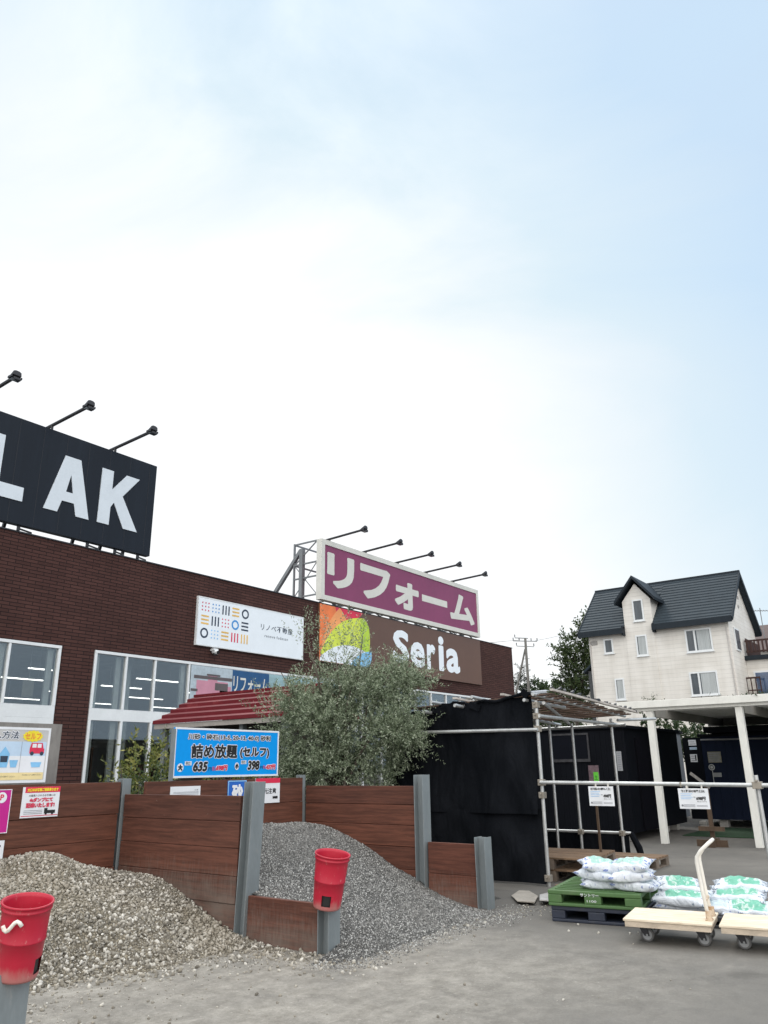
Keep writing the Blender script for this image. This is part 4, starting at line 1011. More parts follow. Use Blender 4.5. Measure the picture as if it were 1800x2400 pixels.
To = thing('silvery_tree', (9.35, -9.25, 0), 'dense silver green olive like tree behind the plank wall and before the brown sign', 'tree')
b = MB()
tips = [(8.75, -8.6, 2.9), (9.0, -8.9, 3.4), (9.5, -9.6, 3.45), (9.8, -10.0, 3.0), (9.85, -10.4, 2.3), (8.7, -8.55, 2.0), (9.2, -9.6, 2.6), (9.6, -9.2, 3.1), (9.3, -9.9, 1.9), (9.0, -9.3, 2.2)]
b.tube([(9.35, -9.25, 0), (9.33, -9.27, .6), (9.36, -9.26, 1.15)], [.075, .06, .05], 10)
branches(b, (9.36, -9.26, 1.1), tips + [(9.0, -9.0, 2.7), (9.7, -9.9, 2.75), (9.15, -9.35, 3.1), (9.9, -10.25, 2.6), (8.85, -8.75, 2.35)], .030, .006, wob=.12)
b.tube([(9.1, -9.55, 0), (9.14, -9.52, .8), (9.2, -9.5, 1.5)], [.04, .035, .02], 8)
b.build('trunk', M_BARK, To, smooth=True)
# crown lumps: across the view runs (+.59, -.81)
def cr(a, d, z):
    a -= .16
    return (9.35+.59*a+.81*d, -9.35-.81*a+.59*d, z)
CL = [(*cr(-.35, 0, 2.2), .52, .52, .62, 3), (*cr(.25, 0, 2.25), .55, .55, .65, 3), (*cr(.15, .1, 2.66), .5, .5, .36, 1.9), (*cr(.55, .1, 2.55), .42, .42, .42, 1.6), (*cr(-.62, .0, 1.95), .32, .32, .38, .8), (*cr(-.5, 0, 2.5), .28, .28, .28, .5),
      (*cr(.85, -.25, 2.0), .34, .34, .34, 1.1), (*cr(1.08, -.35, 1.95), .22, .22, .2, .45), (*cr(1.0, .1, 2.55), .26, .26, .24, .5), (*cr(.1, .0, 1.55), .7, .5, .3, 1.6), (*cr(1.15, .25, 2.66), .34, .3, .24, 1.0), (*cr(.85, .2, 2.85), .24, .24, .18, .35), (*cr(-.65, .0, 1.5), .35, .35, .3, .8)]
EL = np.array(CL); pick = rng.choice(len(EL), 95, p=EL[:, 6]/EL[:, 6].sum()); sub_ = []
for q in pick:                                        # the crown breaks into many small clumps
    g_ = rng.normal(0, 1, 3); g_ /= np.linalg.norm(g_); c_ = EL[q, :3]+g_*EL[q, 3:6]*rng.uniform(.35, 1.05); rr = rng.uniform(.13, .25)
    sub_.append((*c_, rr, rr, rr*.8, rr**2))
sA = np.vstack([lumps(sub_, 2250, .6, .40, (.12, .36), shell=.15), lumps(CL, 320, .5, .3, (.15, .35), shell=.0),
                lumps([(*cr(.1, .15, 1.5), .75, .45, .35, 1), (*cr(-.55, .1, 1.45), .35, .35, .3, .5), (*cr(.75, .1, 1.5), .3, .3, .35, .5)], 600, .5, .3, (.15, .35), shell=.0)])
foliage('crown', sA, 27, .048, .0155, M_OLIVE, To, droop=.10, spread=.75)
sB = lumps([(*cr(-.1, 0, 3.3), .5, .5, .3, 1), (*cr(.75, 0, 2.72), .35, .35, .22, .8), (*cr(-.8, 0, 2.35), .3, .3, .35, .8), (*cr(1.2, -.3, 2.1), .2, .2, .2, .5), (*cr(.2, 0, 3.3), .2, .2, .15, .25), (*cr(1.15, .1, 2.75), .25, .25, .15, .4)], 150, .45, .75, (.3, .55), shell=.6)
sC = lumps([(q[0], q[1], q[2], q[3]*1.0, q[4]*1.0, q[5]*1.0, q[6]) for q in CL], 260, 1.0, .35, (.28, .5), shell=.85)
foliage('spray', sC, 24, .05, .015, M_OLIVE, To, droop=.12, spread=.65)
foliage('spray', sB, 28, .046, .014, M_OLIVE, To, droop=.05, spread=.7)

# ------------------------------------------------------------------ scaffold with shade net
Sc = thing('scaffold_frame', (11.8, -11.1, 0), 'scaffold of clamped galvanised pipes under a slatted roof at the pallets', 'scaffold')
pr = .0243
def pole(p, q, r_=pr, par=None): b = MB(); b.tube([p, q], r_, 10); return b.build('pole', M_GALV, par or Sc, smooth=False)
def clamp(p): b = MB(); b.box(p[0]-.045, p[0]+.045, p[1]-.04, p[1]+.04, p[2]-.04, p[2]+.04); b.tube([(p[0]-.075, p[1], p[2]+.015), (p[0]+.07, p[1], p[2]+.015)], .011, 6); return b.build('clamp', P('rusty_clamp', (.30, .27, .23), .6, .4, .2), Sc, bevel=.008)
Ya, Yb, Xa, Xb = -12.13, -10.0, 10.18, 13.4
for p, q in [((Xa, Ya, 0), (Xa, Ya, 2.36)), ((Xb, -11.97, 0), (Xb, -11.97, 2.25)), ((Xa, Yb, 0), (Xa, Yb, 2.25)), ((Xb, -10.82, 0), (Xb, -10.82, 2.2)), ((Xb, -11.25, 0), (Xb, -11.25, 2.2)), ((Xb, Yb, 0), (Xb, Yb, 2.2)),
             ((Xa-.13, Ya-.06, 1.965), (Xa-.13, -10.2, 1.995)), ((Xa-.04, Ya-.05, 2.15), (Xb+.25, -12.02, 2.15)), ((Xb+.05, -12.1, .42), (Xb+.05, -9.9, .42)), ((Xb+.05, -12.2, 2.14), (Xb+.05, -9.9, 2.12)),
             ((Xa, Ya+.04, 2.27), (Xb+.1, -10.5, 2.2)), ((Xa-.1, -10.9, 2.36), (Xb+.3, -10.9, 2.2)), ((Xa-.12, Ya-.02, 2.44), (Xb+.2, Ya-.02, 2.29)), ((Xa-.12, Ya+.12, 2.37), (Xa+1.2, Ya+.1, 2.33)), ((Xa+.1, -12.2, 2.33), (Xb, -11.2, 2.2)),
             ((Xa-.34, -11.3, 2.44), (Xa+.5, -11.3, 2.40)), ((Xa-.32, -11.0, 2.34), (Xa+.4, -11.0, 2.31)), ((Xa-.32, -10.6, 2.41), (Xa+.3, -10.6, 2.38)), ((Xa-.32, -10.45, 2.28), (Xa+.3, -10.45, 2.26)), ((Xa-.34, -10.03, 2.26), (Xa+.3, -10.03, 2.24)), ((Xb-.3, -12.2, 2.2), (Xb+.9, -12.45, 2.26))]:
    pole(p, q)
for p in [(Xa, Ya, 1.98), (Xa, Ya, 2.15), (Xa, Ya, 2.30), (Xa, Ya, 1.28), (Xa, Ya, .10), (Xa, Ya, 1.12), (Xb, -11.97, .42), (Xb, -11.25, .42), (Xb, -11.97, 2.15)]: clamp(p)
b = MB()                                              # slatted roof of old laths
for i in range(13):
    f_ = i/12; x_ = Xa+.05+f_*3.15; zz = 2.43-f_*.13
    b.bar((x_, Ya-.22+random.uniform(-.04, .04), zz+.01), (x_+random.uniform(-.05, .05), Yb+.1, zz-.06+random.uniform(-.015, .015)), .16, .018)
b.build('roof_slat', M_PALLETWOOD, Sc)
b = MB()
for i, (z_, o_) in enumerate(((2.49, -.27), (2.475, .5), (2.47, 1.3))): b.bar((Xa-.05, Ya+o_, z_), (Xb+.15, Ya+o_, z_-.15), .05, .03)
b.build('roof_batten', P('grey_lath', (.42, .39, .36), .8, var=.3), Sc)
b = MB()
for i in range(16):
    f_ = i/15; x_ = Xa-.02+f_*3.2; b.bar((x_, Ya-.27, 2.515-f_*.15), (x_+random.uniform(.05, .16), Ya-.26+random.uniform(-.03, .05), 2.52-f_*.15+random.uniform(-.02, .03)), .035, .03)
b.build('roof_tie', M_DKSTEEL, Sc)

# black net on the scaffold's near end
nu, nv = 70, 60; V = []; ns_ = np.random.default_rng(4)
phs = ns_.uniform(0, 6.28, 8)
def net_sheet(name, y0, y1, ztop, z0, xoff, parent):
    V = []; F = []
    for i in range(nu+1):
        u = i/nu; y_ = y0+(y1-y0)*u
        zt = ztop(u)
        for j in range(nv+1):
            v = j/nv; z_ = z0+(zt-z0)*v
            wv = .034*math.sin(6*u+phs[0]+3.5*v*u)+.018*abs(math.sin(9*u+phs[1]-5*v))+.007*math.sin(31*u+phs[2]+9*v)+.014*math.sin(7*v+phs[3]+8*u)+.010*math.sin(19*(u-.4*v)+phs[4])
            V.append((xoff+wv*(1.2-.4*v), y_, z_))
    for i in range(nu):
        for j in range(nv): a_ = i*(nv+1)+j; F.append((a_, a_+nv+1, a_+nv+2, a_+1))
    return fastmesh(name, np.array(V), np.array(F), M_NET, parent, smooth=True)
Nt = thing('shade_net', (10.12, -11.1, 0), 'black shade net hung on the near end of the pipe scaffold', 'net')
def ztop(u):
    pts = [(0, 2.22), (.06, 2.25), (.10, 2.33), (.16, 2.29), (.25, 2.28), (.29, 2.33), (.38, 2.35), (.42, 2.42), (.48, 2.39), (.55, 2.34), (.62, 2.40), (.70, 2.385), (.82, 2.40), (.94, 2.47), (1, 2.45)]
    return float(np.interp(u, [p[0] for p in pts], [p[1] for p in pts])) + .012*math.sin(40*u)
net_sheet('net_sheet', -9.62, -12.12, lambda u: .93+.03*math.sin(7*u), .03, 10.15, Nt)
net_sheet('net_sheet', -9.60, -12.08, ztop, .88, 10.11, Nt)
b = MB()
for i in range(24):
    f0 = i/24; f1 = (i+1)/24
    b.tube([(10.10+.015*math.sin(5*i), -9.95-2.13*f0, ztop(f0)+.0), (10.11+.015*math.sin(5*(i+1)), -9.95-2.13*f1, ztop(f1)+.0)], .022, 6)
b.build('rolled_hem', M_NET, Nt)
b = MB()
for u_, w_ in ((.03, .10), (.27, .14), (.55, .16), (.95, .08)): b = MB(); b.bar((10.08, -9.95-2.13*u_, ztop(u_)+.02), (10.1, -9.95-2.13*u_-w_, ztop(u_)-.05), .05, .09); b.build('net_fold', M_NET, Nt)
Nr = thing('shade_net', (11.8, -9.9, 0), 'black shade net closing the far long side of the scaffold', 'net')
b = MB(); b.box(10.2, 13.42, -9.93, -9.915, .03, 2.15); b.build('net_sheet', M_NET, Nr)
Ne = thing('shade_net', (13.45, -11, 0), 'black shade net low behind the wooden pallets at the scaffold far end', 'net')
b = MB(); b.box(13.46, 13.475, -12.05, -9.93, .03, .44); b.tube([(13.47, -12.0, .45), (13.47, -12.1, .40), (13.47, -12.2, .2), (13.47, -12.24, .02)], [.02, .05, .06, .05], 8); b.build('net_sheet', M_NET, Ne)

# railing pipe to the right
Ra = thing('railing', (10.15, -14, 0), 'long galvanised railing pipe with one leaning post across the yard', 'railing')
pole((10.13, -12.13, 1.283), (10.13, -16.2, 1.235), .0243, Ra); pole((10.17, -14.86, 0), (10.17, -14.84, 1.36), .0243, Ra)
b = MB(); b.box(10.09, 10.2, -14.90, -14.80, 1.21, 1.29); b.tube([(10.07, -14.85, 1.30), (10.21, -14.85, 1.30)], .014, 8); b.box(10.10, 10.16, -14.0, -13.98, 1.23, 1.285); b.build('clamp', P('rusty_clamp', (.3, .27, .23)), Ra, bevel=.008)

def price_tag(u0, u1, v0, v1, title, price, sub, label):
    T, fn = board('price_tag', 'W', 10.095, u0, u1, v0, v1, .006, M_PAPER, label, 'price tag')
    w_ = u1-u0; h_ = v1-v0
    part(T, 'lettering', M_BLACKINK, lambda b: (put_text(b, title, fn, u0+.1*w_, u1-.1*w_, v1-.20*h_, v1-.07*h_, .003, .035), put_text(b, price, fn, u0+.58*w_, u1-.10*w_, v0+.42*h_, v0+.60*h_, .003, .05, .15), put_text(b, '税抜', fn, u0+.50*w_, u0+.56*w_, v0+.54*h_, v0+.60*h_, .003), put_text(b, sub, fn, u0+.60*w_, u1-.08*w_, v0+.33*h_, v0+.38*h_, .003)))
    part(T, 'print', M_LBLUE, lambda b: [rect(b, fn, u0+.08*w_, u0+(.42+.05*(i % 2))*w_, v0+(.48+.08*i)*h_, v0+(.50+.08*i)*h_, .003, .001) for i in range(4)])
    part(T, 'print', M_GREYINK, lambda b: ([rect(b, fn, u0+.14*w_, u0+.52*w_, v0+(.10+.05*i)*h_, v0+(.115+.05*i)*h_, .003, .001) for i in range(3)], [rect(b, fn, u0+.58*w_, u1-.07*w_, v0+(.12+.05*i)*h_, v0+(.135+.05*i)*h_, .003, .001) for i in range(2)], disc(b, fn, u0+.10*w_, v0+.16*h_, .012, .012, .003)))
    part(T, 'clip', M_OLDWHITE, lambda b: (b.box(10.09, 10.12, -(u0+.3*w_)-.006, -(u0+.3*w_)+.006, v1-.01, v1+.03), b.box(10.09, 10.12, -(u0+.8*w_)-.006, -(u0+.8*w_)+.006, v1-.01, v1+.03)))
price_tag(12.82, 13.15, 1.0, 1.235, '園芸の軽い土', '498円', '税込547円', 'white price tag reading 498 hung on the pipe before the scaffold')
price_tag(13.955, 14.305, .985, 1.215, '花と野菜の培養土25L', '698円', '税込767円', 'white price tag reading 698 hung on the pipe between the white posts')
Nb = thing('notice_stake', (11.6, -12.3, 0), 'brown stake with small purple board and green label behind the pipe', 'sign')
b = MB(); b.box(11.59, 11.62, -12.315, -12.285, 0, 1.3); b.build('stake', M_TIMBERPOST, Nb)
b = MB(); b.box(11.575, 11.588, -12.39, -12.235, 1.24, 1.49); b.build('board', P('mauve_board', (.16, .11, .13), .6, var=.4, vs=20), Nb)
b = MB(); b.box(11.57, 11.574, -12.385, -12.31, 1.245, 1.395); b.build('label', M_GREENTAG, Nb)
fn = plane('W', 11.57)
part(Nb, 'lettering', P('deep_green_ink', (.02, .16, .02)), lambda b: put_text(b, '土', fn, 12.325, 12.37, 1.29, 1.355, .002, .03))

# ------------------------------------------------------------------ pallets
def turn(o, px, py, deg):
    a = R(deg); dx, dy = o.location[0]-px, o.location[1]-py
    o.location = (px+dx*math.cos(a)-dy*math.sin(a), py+dx*math.sin(a)+dy*math.cos(a), o.location[2]); o.rotation_euler[2] += a
    return o
YARD = []
def wood_pallet(x0, x1, y0, y1, z0, label, h_=.15):
    T = thing('wooden_pallet', ((x0+x1)/2, (y0+y1)/2, z0), label, 'pallet', 'wooden pallets under the scaffold')
    b = MB(); n = 8; wd = (x1-x0)/n
    for i in range(n): b.box(x0+i*wd+.012, x0+(i+1)*wd-.012, y0, y1, z0+h_-.022, z0+h_+random.uniform(-.003, .003))
    b.build('deck_board', P('pallet_deck_wood', (.20, .13, .08), .85, 0, .4, 2, stretch=(10, 1, 1), bump=.4, bs=20, dirt=(.12, .10, .08), ds=5), T)
    b = MB()
    for y_ in (y0, (y0+y1)/2-.045, y1-.09):
        b.box(x0, x1, y_, y_+.09, z0+h_-.042, z0+h_-.024)
        for x_ in (x0, (x0+x1)/2-.07, x1-.14): b.box(x_, x_+.14, y_, y_+.09, z0+.018, z0+h_-.042)
        b.box(x0, x1, y_, y_+.09, z0+.001, z0+.018)
    b.build('bearer', P('pallet_bearer_wood', (.15, .12, .095), .85, 0, .35, 4), T)
    return T
turn(wood_pallet(10.62, 11.9, -12.58, -11.38, .001, 'lower wooden pallet of the pair under the scaffold roof'), 10.6, -11.9, 8)
turn(wood_pallet(10.60, 11.88, -12.56, -11.36, .152, 'upper wooden pallet of the pair under the scaffold roof'), 10.6, -11.9, 8)
wood_pallet(9.30, 10.42, -13.72, -12.62, .001, 'flat wooden pallet on the ground directly behind the green one')
wood_pallet(12.1, 13.2, -12.75, -11.75, .001, 'wooden pallet lying farthest back beside the scaffold far pole')
def plastic_pallet(x0, x1, y0, y1, z0, h_, m_, name, label, text=False):
    T = thing(name, ((x0+x1)/2, (y0+y1)/2, z0), label, 'pallet'); YARD.append(T)
    b = MB(); L = y1-y0; hh = h_
    for (xa, xb) in ((x0, x0+.09), ((x0+x1)/2-.045, (x0+x1)/2+.045), (x1-.09, x1)):     # three walls with two fork openings
        for ya_, yb_ in ((y0, y0+.17*L), (y0+.42*L, y0+.60*L), (y0+.85*L, y1)): b.box(xa, xb, ya_, yb_, z0+.03, z0+hh-.04)
    b.box(x0, x1, y0, y1, z0, z0+.03)
    b.box(x0, x1, y0, y1, z0+hh-.04, z0+hh)
    b.build('body', m_, T, bevel=.008)
    b = MB()
    for i in range(9): b.box(x0+.06+i*(x1-x0-.12)/9, x0+.06+i*(x1-x0-.12)/9+.025, y0+.06, y1-.06, z0+hh+.001, z0+hh+.008)
    b.build('deck_rib', m_, T)
    if text:
        fn = plane('W', x0)
        part(T, 'lettering', M_PAPER, lambda b: (put_text(b, 'サントリー', fn, -(y1-.36*L), -(y1-.56*L), z0+.098, z0+.128, .003, .01), put_text(b, '1100', fn, -(y1-.43*L), -(y1-.53*L), z0+.05, z0+.07, .003)))
    return T
plastic_pallet(8.02, 9.12, -14.09, -13.17, .001, .145, M_NAVYPAL, 'plastic_pallet', 'dark navy plastic pallet on the ground under the green one')
plastic_pallet(8.00, 9.10, -14.07, -13.15, .148, .145, M_GREENPAL, 'plastic_pallet', 'green plastic pallet with white marking carrying soil sacks', True)
plastic_pallet(8.25, 9.25, -15.75, -14.12, .001, .10, M_DKPAL, 'plastic_pallet', 'low black plastic pallet under the soil sacks behind the trolleys')

# ------------------------------------------------------------------ soil sacks
def sack_mesh(seed, L=.52, W=.36, H=.105):
    r = np.random.default_rng(seed); nu_, nv_ = 30, 24
    a1, a2, a3 = r.uniform(0, 6.28, 3)
    V = []
    def prof(u, v):
        e = max(0, (1-abs(u)**2.4))**.62 * max(0, (1-abs(v)**2.6))**.5
        wr = .010*math.sin(9*v+a1+3*u)+.007*math.sin(17*u+a2)*(1-abs(v))+.006*math.sin(13*u*v+a3+5*v)
        return e, wr
    for s in (1, -1):
        for i in range(nu_+1):
            for j in range(nv_+1):
                u = -1+2*i/nu_; v = -1+2*j/nv_
                e, wr = prof(u, v)
                ear = 1+.085*abs(u)**5*abs(v)**4
                pin = 1-.10*(1-abs(u)**4)*abs(v)**8 - .03*math.sin(5*u+a1)*abs(v)**6
                x_ = u*W/2*(1-.07*(1-abs(v)**3))*ear if False else u*L/2*ear*(1-.03*math.sin(4*v+a2)*abs(u)**6); y_ = v*W/2*pin*ear
                z_ = H*.42 + (H*.58*e + wr*e*1.2 if s > 0 else -H*.42*min(1, e*1.6))
                z_ += .018*abs(u)**6*math.sin(a1+3*v)*(1 if s > 0 else 1)
                V.append((y_, x_, z_))
    k = (nu_+1)*(nv_+1); F = []
    for s in (0, 1):
        for i in range(nu_):
            for j in range(nv_):
                a = s*k+i*(nv_+1)+j; q = (a, a+nv_+1, a+nv_+2, a+1); F.append(q if s == 0 else q[::-1])
    return V, F
SACKS = {}
def sack_at(kind, x_, y_, z_, rz, label, tilt=(0, 0), seed=0, sc_=1.0):
    key = (kind, seed)
    if key not in SACKS:
        b = MB(); V, F = sack_mesh(seed*7+3); b.add(V, F)
        o = b.build('soil_sack', {'g': M_SACKG, 'b': M_SACKB, 'w': M_SACKW}[kind], smooth=True, origin=(0, 0, 0), fixn=False)
        bm = bmesh.new(); bm.from_mesh(o.data); bmesh.ops.remove_doubles(bm, verts=bm.verts[:], dist=.0005); bmesh.ops.recalc_face_normals(bm, faces=bm.faces[:]); bm.to_mesh(o.data); bm.free(); o.data.shade_smooth()
        SACKS[key] = o
    else:
        o = SACKS[key].copy(); COL.objects.link(o)
    o.location = (x_, y_, z_); o.rotation_euler = (R(tilt[0]), R(tilt[1]), R(rz)); o.scale = (sc_*(.84 if y_ > -14.2 else 1), sc_*(.84 if y_ > -14.2 else 1), sc_*1.06)
    YARD.append(o)
    return tag(o, label, 'soil sack', 'soil sacks')
zg = .302
# local long side of a sack runs along its own Y; on the green pallet
sack_at('w', 8.27, -13.64, zg, 12, 'white soil sack at the bottom of the left stack on the green pallet', seed=1, sc_=.90)
sack_at('w', 8.24, -13.62, zg+.082, -9, 'white soil sack in the middle of the left stack on the green pallet', (4, 0), 2, .92)
sack_at('b', 8.27, -13.65, zg+.165, 24, 'puffed sack topping the left stack on the green pallet', (7, -10), 3, .94)
sack_at('w', 8.24, -14.00, zg, -12, 'white soil sack at the bottom of the right stack on the green pallet', seed=2, sc_=.98)
sack_at('b', 8.22, -13.97, zg+.086, 7, 'blue lettered sack in the middle of the right stack on the green pallet', (-5, 0), 1)
sack_at('b', 8.26, -13.95, zg+.172, -12, 'puffed blue and green sack topping the right stack on the green pallet', (-6, -10), 4)
zb_ = .112
sack_at('w', 8.50, -14.40, zb_, 4, 'pale soil sack lowest behind the front trolley', seed=3, sc_=1.02)
sack_at('g', 8.44, -14.40, zb_+.085, -6, 'green printed sack second from top behind the front trolley', (2, -16), 5, .98)
sack_at('g', 8.54, -14.36, zb_+.185, 14, 'green printed sack on top of the stack behind the front trolley', (3, -18), 6, .80)
sack_at('w', 8.52, -14.74, zb_, -6, 'white sack low behind the trolley handle', (0, -8), 4, .80)
sack_at('g', 8.52, -14.98, zb_, 3, 'green printed sack lowest of the stack behind the right trolley', (0, -18), 7, .86)
sack_at('g', 8.76, -14.88, zb_+.075, -5, 'green printed sack in the middle of the stack behind the right trolley', (0, -12), 8, 1.05)
sack_at('g', 8.88, -14.92, zb_+.15, 4, 'green printed sack topping the stack behind the right trolley', (0, -8), 5, .95)

# ------------------------------------------------------------------ flat trolleys
def trolley(x0, y1, label, handle=True):
    W_, L_ = .62, .735; y0 = y1-L_; x1 = x0+W_; zt = .205
    T = thing('flat_trolley', ((x0+x1)/2, (y0+y1)/2, 0), label, 'trolley', 'plywood flat trolleys'); YARD.append(T)
    b = MB(); b.box(x0, x1, y0, y1, zt-.018, zt); b.build('deck', M_PLY, T, bevel=.003)
    b = MB(); b.box(x0+.01, x0+.055, y0+.012, y1-.012, zt-.064, zt-.0195); b.box(x1-.055, x1-.01, y0+.012, y1-.012, zt-.064, zt-.0195); b.box(x0+.056, x1-.056, y0+.012, y0+.06, zt-.064, zt-.0195); b.box(x0+.056, x1-.056, y1-.06, y1-.012, zt-.064, zt-.0195)
    b.build('deck_frame', P('pale_deck_edge', (.50, .42, .33), .7, var=.2, vs=6, stretch=(1, 1, 4)), T)
    for (cx, cy) in ((x0+.19, y1-.13), (x0+.19, y0+.13), (x1-.11, y1-.13), (x1-.11, y0+.13)):
        b = MB(); b.box(cx-.05, cx+.05, cy-.045, cy+.045, zt-.070, zt-.064)
        off = .035
        for s in (-1, 1): b.prism([(cy-.04, zt-.070), (cy+.04, zt-.070), (cy-off+.022, .05), (cy-off-.022, .05)], lambda u, v, t: (cx+s*.026+t, u, v), -.003, .003)
        cst = b.build('caster', M_DKSTEEL, T)
        b = MB(); n = 24; prof = [(-.017, .040), (-.019, .052), (-.012, .058), (.012, .058), (.019, .052), (.017, .040)]
        vs = [(cx+px_, cy-off+r_*math.cos(2*math.pi*j/n), .0585+r_*math.sin(2*math.pi*j/n)) for px_, r_ in prof for j in range(n)]
        fs = [(i*n+j, i*n+(j+1) % n, (i+1)*n+(j+1) % n, (i+1)*n+j) for i in range(5) for j in range(n)]
        b.add(vs, fs); b.build('tyre', M_RUBBER, cst, smooth=True)
        b = MB(); b.tube([(cx-.015, cy-off, .0585), (cx+.015, cy-off, .0585)], .041, 20); b.tube([(cx-.033, cy-off, .0585), (cx+.033, cy-off, .0585)], .009, 8); b.build('hub', M_CASTER, cst)
    if handle:
        yh = y0+.035
        b = MB(); hx0, hx1 = x0+.19, x1-.19
        pts = [(hx0, yh, zt-.03), (hx0, yh+.03, .45), (hx0, yh+.045, .66), (hx0, yh+.04, .705), (hx0, yh+.0, .76), (hx0+.005, yh-.075, .825), (hx0+.02, yh-.09, .836), (hx0+.05, yh-.095, .84),
               (hx1-.05, yh-.095, .84), (hx1-.02, yh-.09, .836), (hx1-.005, yh-.075, .825), (hx1, yh+.0, .76), (hx1, yh+.04, .705), (hx1, yh+.045, .66), (hx1, yh+.03, .45), (hx1, yh, zt-.03)]
        b.tube(pts, .0155, 12); b.build('handle', M_OLDWHITE, T, smooth=True)
        b = MB()
        for hx in (hx0, hx1): b.box(hx-.04, hx+.04, yh-.03, yh+.03, zt+.001, zt+.012); b.tube([(hx, yh, zt+.012), (hx, yh, zt+.075)], .026, 12)
        b.tube([(hx0, yh+.012, .36), (hx1, yh+.012, .36)], .012, 8)
        b.build('handle_socket', P('rust_stained_white', (.55, .45, .34), .6, var=.2, vs=12, dirt=(.34, .17, .06), ds=14, dthr=(.45, .65)), T)
    return T
trolley(7.22, -14.04, 'flat plywood trolley with worn white tube handle in front of the sacks')
trolley(7.22, -14.83, 'flat plywood trolley cut by the right photo edge', False)
for o in YARD: turn(o, 8.0, -13.15, 9.5)

# ------------------------------------------------------------------ pergola
Pe = thing('pergola', (18.9, -13, 0), 'white timber pergola with slatted top over the dark sheds', 'pergola')
def ppart(nm, bxs, m_=M_PERGOLA, bev=.006):
    b = MB()
    for q in bxs: b.box(*q)
    return b.build(nm, m_, Pe, bevel=bev)
for y_ in (-11.62, -13.36, -15.1): ppart('post', [(16.55, 16.68, y_-.065, y_+.065, .0, 2.535)])
ppart('front_beam', [(16.52, 16.57, -17.5, -10.6, 2.54, 2.66)]); ppart('front_beam', [(16.62, 16.70, -17.5, -10.55, 2.545, 2.63)])
ppart('top_fascia', [(16.44, 16.505, -17.5, -10.45, 2.60, 2.74)])
for y_ in (-11.66, -13.40, -15.15): ppart('side_beam', [(16.75, 22.2, y_-.03, y_+.03, 2.42, 2.60)], P('shaded_timber', (.22, .21, .19), .7, 0, .15, 2))  # white timber in shade under the roof, the shade put into a darker grey
ppart('roof_sheet', [(17.7, 22.6, -17.45, -11.2, 2.705, 2.73)], P('brown_roof_sheet', (.10, .09, .08), .8), 0)
for i in range(11): ppart('rafter', [(17.1+i*.48, 17.15+i*.48, -17.4, -11.35, 2.605, 2.70)], bev=.004)
ppart('rear_beam', [(22.2, 22.3, -17.4, -11.3, 2.42, 2.62)], P('shaded_timber', (.34, .33, .30)))
ppart('rear_post', [(22.5, 22.62, -13.46, -13.34, 0, 2.42)])

# ------------------------------------------------------------------ sheds
def shed(name, x0, x1, y0, y1, z0, z1, m_, label, ribs='W', pitch=.12):
    T = thing(name, ((x0+x1)/2, (y0+y1)/2, 0), label, 'shed')
    b = MB(); b.box(x0, x1, y0, y1, z0, z1)
    if ribs == 'W':
        y_ = y0+.05
        while y_ < y1-.05: b.box(x0-.012, x0-.001, y_, y_+.035, z0+.05, z1-.05); y_ += pitch
    b.build('wall', m_, T)
    b = MB(); b.box(x0-.06, x1+.06, y0-.06, y1+.06, z1+.001, z1+.07); b.build('roof', M_BLACKSHED, T, bevel=.01)
    for x_ in (x0+.15, x1-.35):
        for y_ in (y0+.15, (y0+y1)/2, y1-.35): b = MB(); b.box(x_, x_+.2, y_, y_+.2, .001, z0-.001); b.build('footing', M_CONC, T)
    return T
S1 = shed('black_shed', 16.7, 20.4, -10.98, -7.6, .16, 2.22, M_BLACKSHED, 'black shed with framed window behind the scaffold pipes')
b = MB(); wy0, wy1 = -10.2, -9.3
b.box(16.66, 16.687, wy0, wy1, 2.12, 2.16); b.box(16.66, 16.687, wy0, wy1, 1.56, 1.62); b.box(16.66, 16.687, wy0, wy0+.035, 1.62, 2.12); b.box(16.66, 16.687, wy1-.035, wy1, 1.62, 2.12)
wf = b.build('window', P('dull_window_frame', (.045, .045, .05), .6, 0, .4, 9, spec=.2), S1)
b = MB(); b.box(16.672, 16.682, wy0+.035, wy1-.035, 1.62, 2.12); b.build('pane', P('dark_pane', (.005, .006, .010), .35, spec=.08), wf)
b = MB(); b.box(17.3, 18.6, -11.02, -10.985, .2, 2.05); b.build('door', P('black_door', (.006, .006, .009), .6, spec=.05), S1)
T, fn = board('paper_notice', 'W', 16.68, 10.78, 10.89, 1.37, 1.76, .004, P('greyed_paper', (.30, .31, .33), .7), 'tall narrow grey paper on the black shed beside the scaffold pole', 'notice')
part(T, 'lettering', M_GREYINK, lambda b: [rect(b, fn, 10.80, 10.87, z_, z_+.018, .003, .001) for z_ in np.arange(1.40, 1.72, .045)])
S2 = shed('grey_shed', 22.5, 24.6, -9.85, -7.8, .05, 2.33, M_GREYSHED, 'grey storage shed with roller shutter between the dark sheds', ribs='')
b = MB()
for i in range(26): b.box(22.72, 23.62, -9.885+.012*(i % 2), -9.852, .09+i*.07, .09+i*.07+.066)
b.build('shutter', P('shutter_slat', (.11, .12, .135), .45, .3), S2)
b = MB(); b.box(22.5, 22.70, -9.93, -9.852, .05, 2.3); b.box(23.64, 24.0, -9.93, -9.852, .05, 2.3); b.box(22.70, 23.64, -9.93, -9.852, 1.96, 2.3); b.build('shutter_frame', P('grey_shed_frame', (.19, .20, .22), .5), S2)
S3 = shed('navy_shed', 21.3, 24.2, -17.2, -11.3, .18, 2.13, M_NAVYSHED, 'navy ribbed steel shed under the pergola with dial and plates', pitch=.22)
b = MB(); b.tube([(21.22, -17.1, 2.04), (21.22, -11.32, 2.06)], .022, 8); b.build('gutter_pipe', P('dull_grey_pipe', (.22, .22, .23), .5), S3)
b = MB(); b.box(21.28, 24.2, -11.298, -10.85, .18, 2.12); b.build('end_door', M_BLACKSHED, S3)
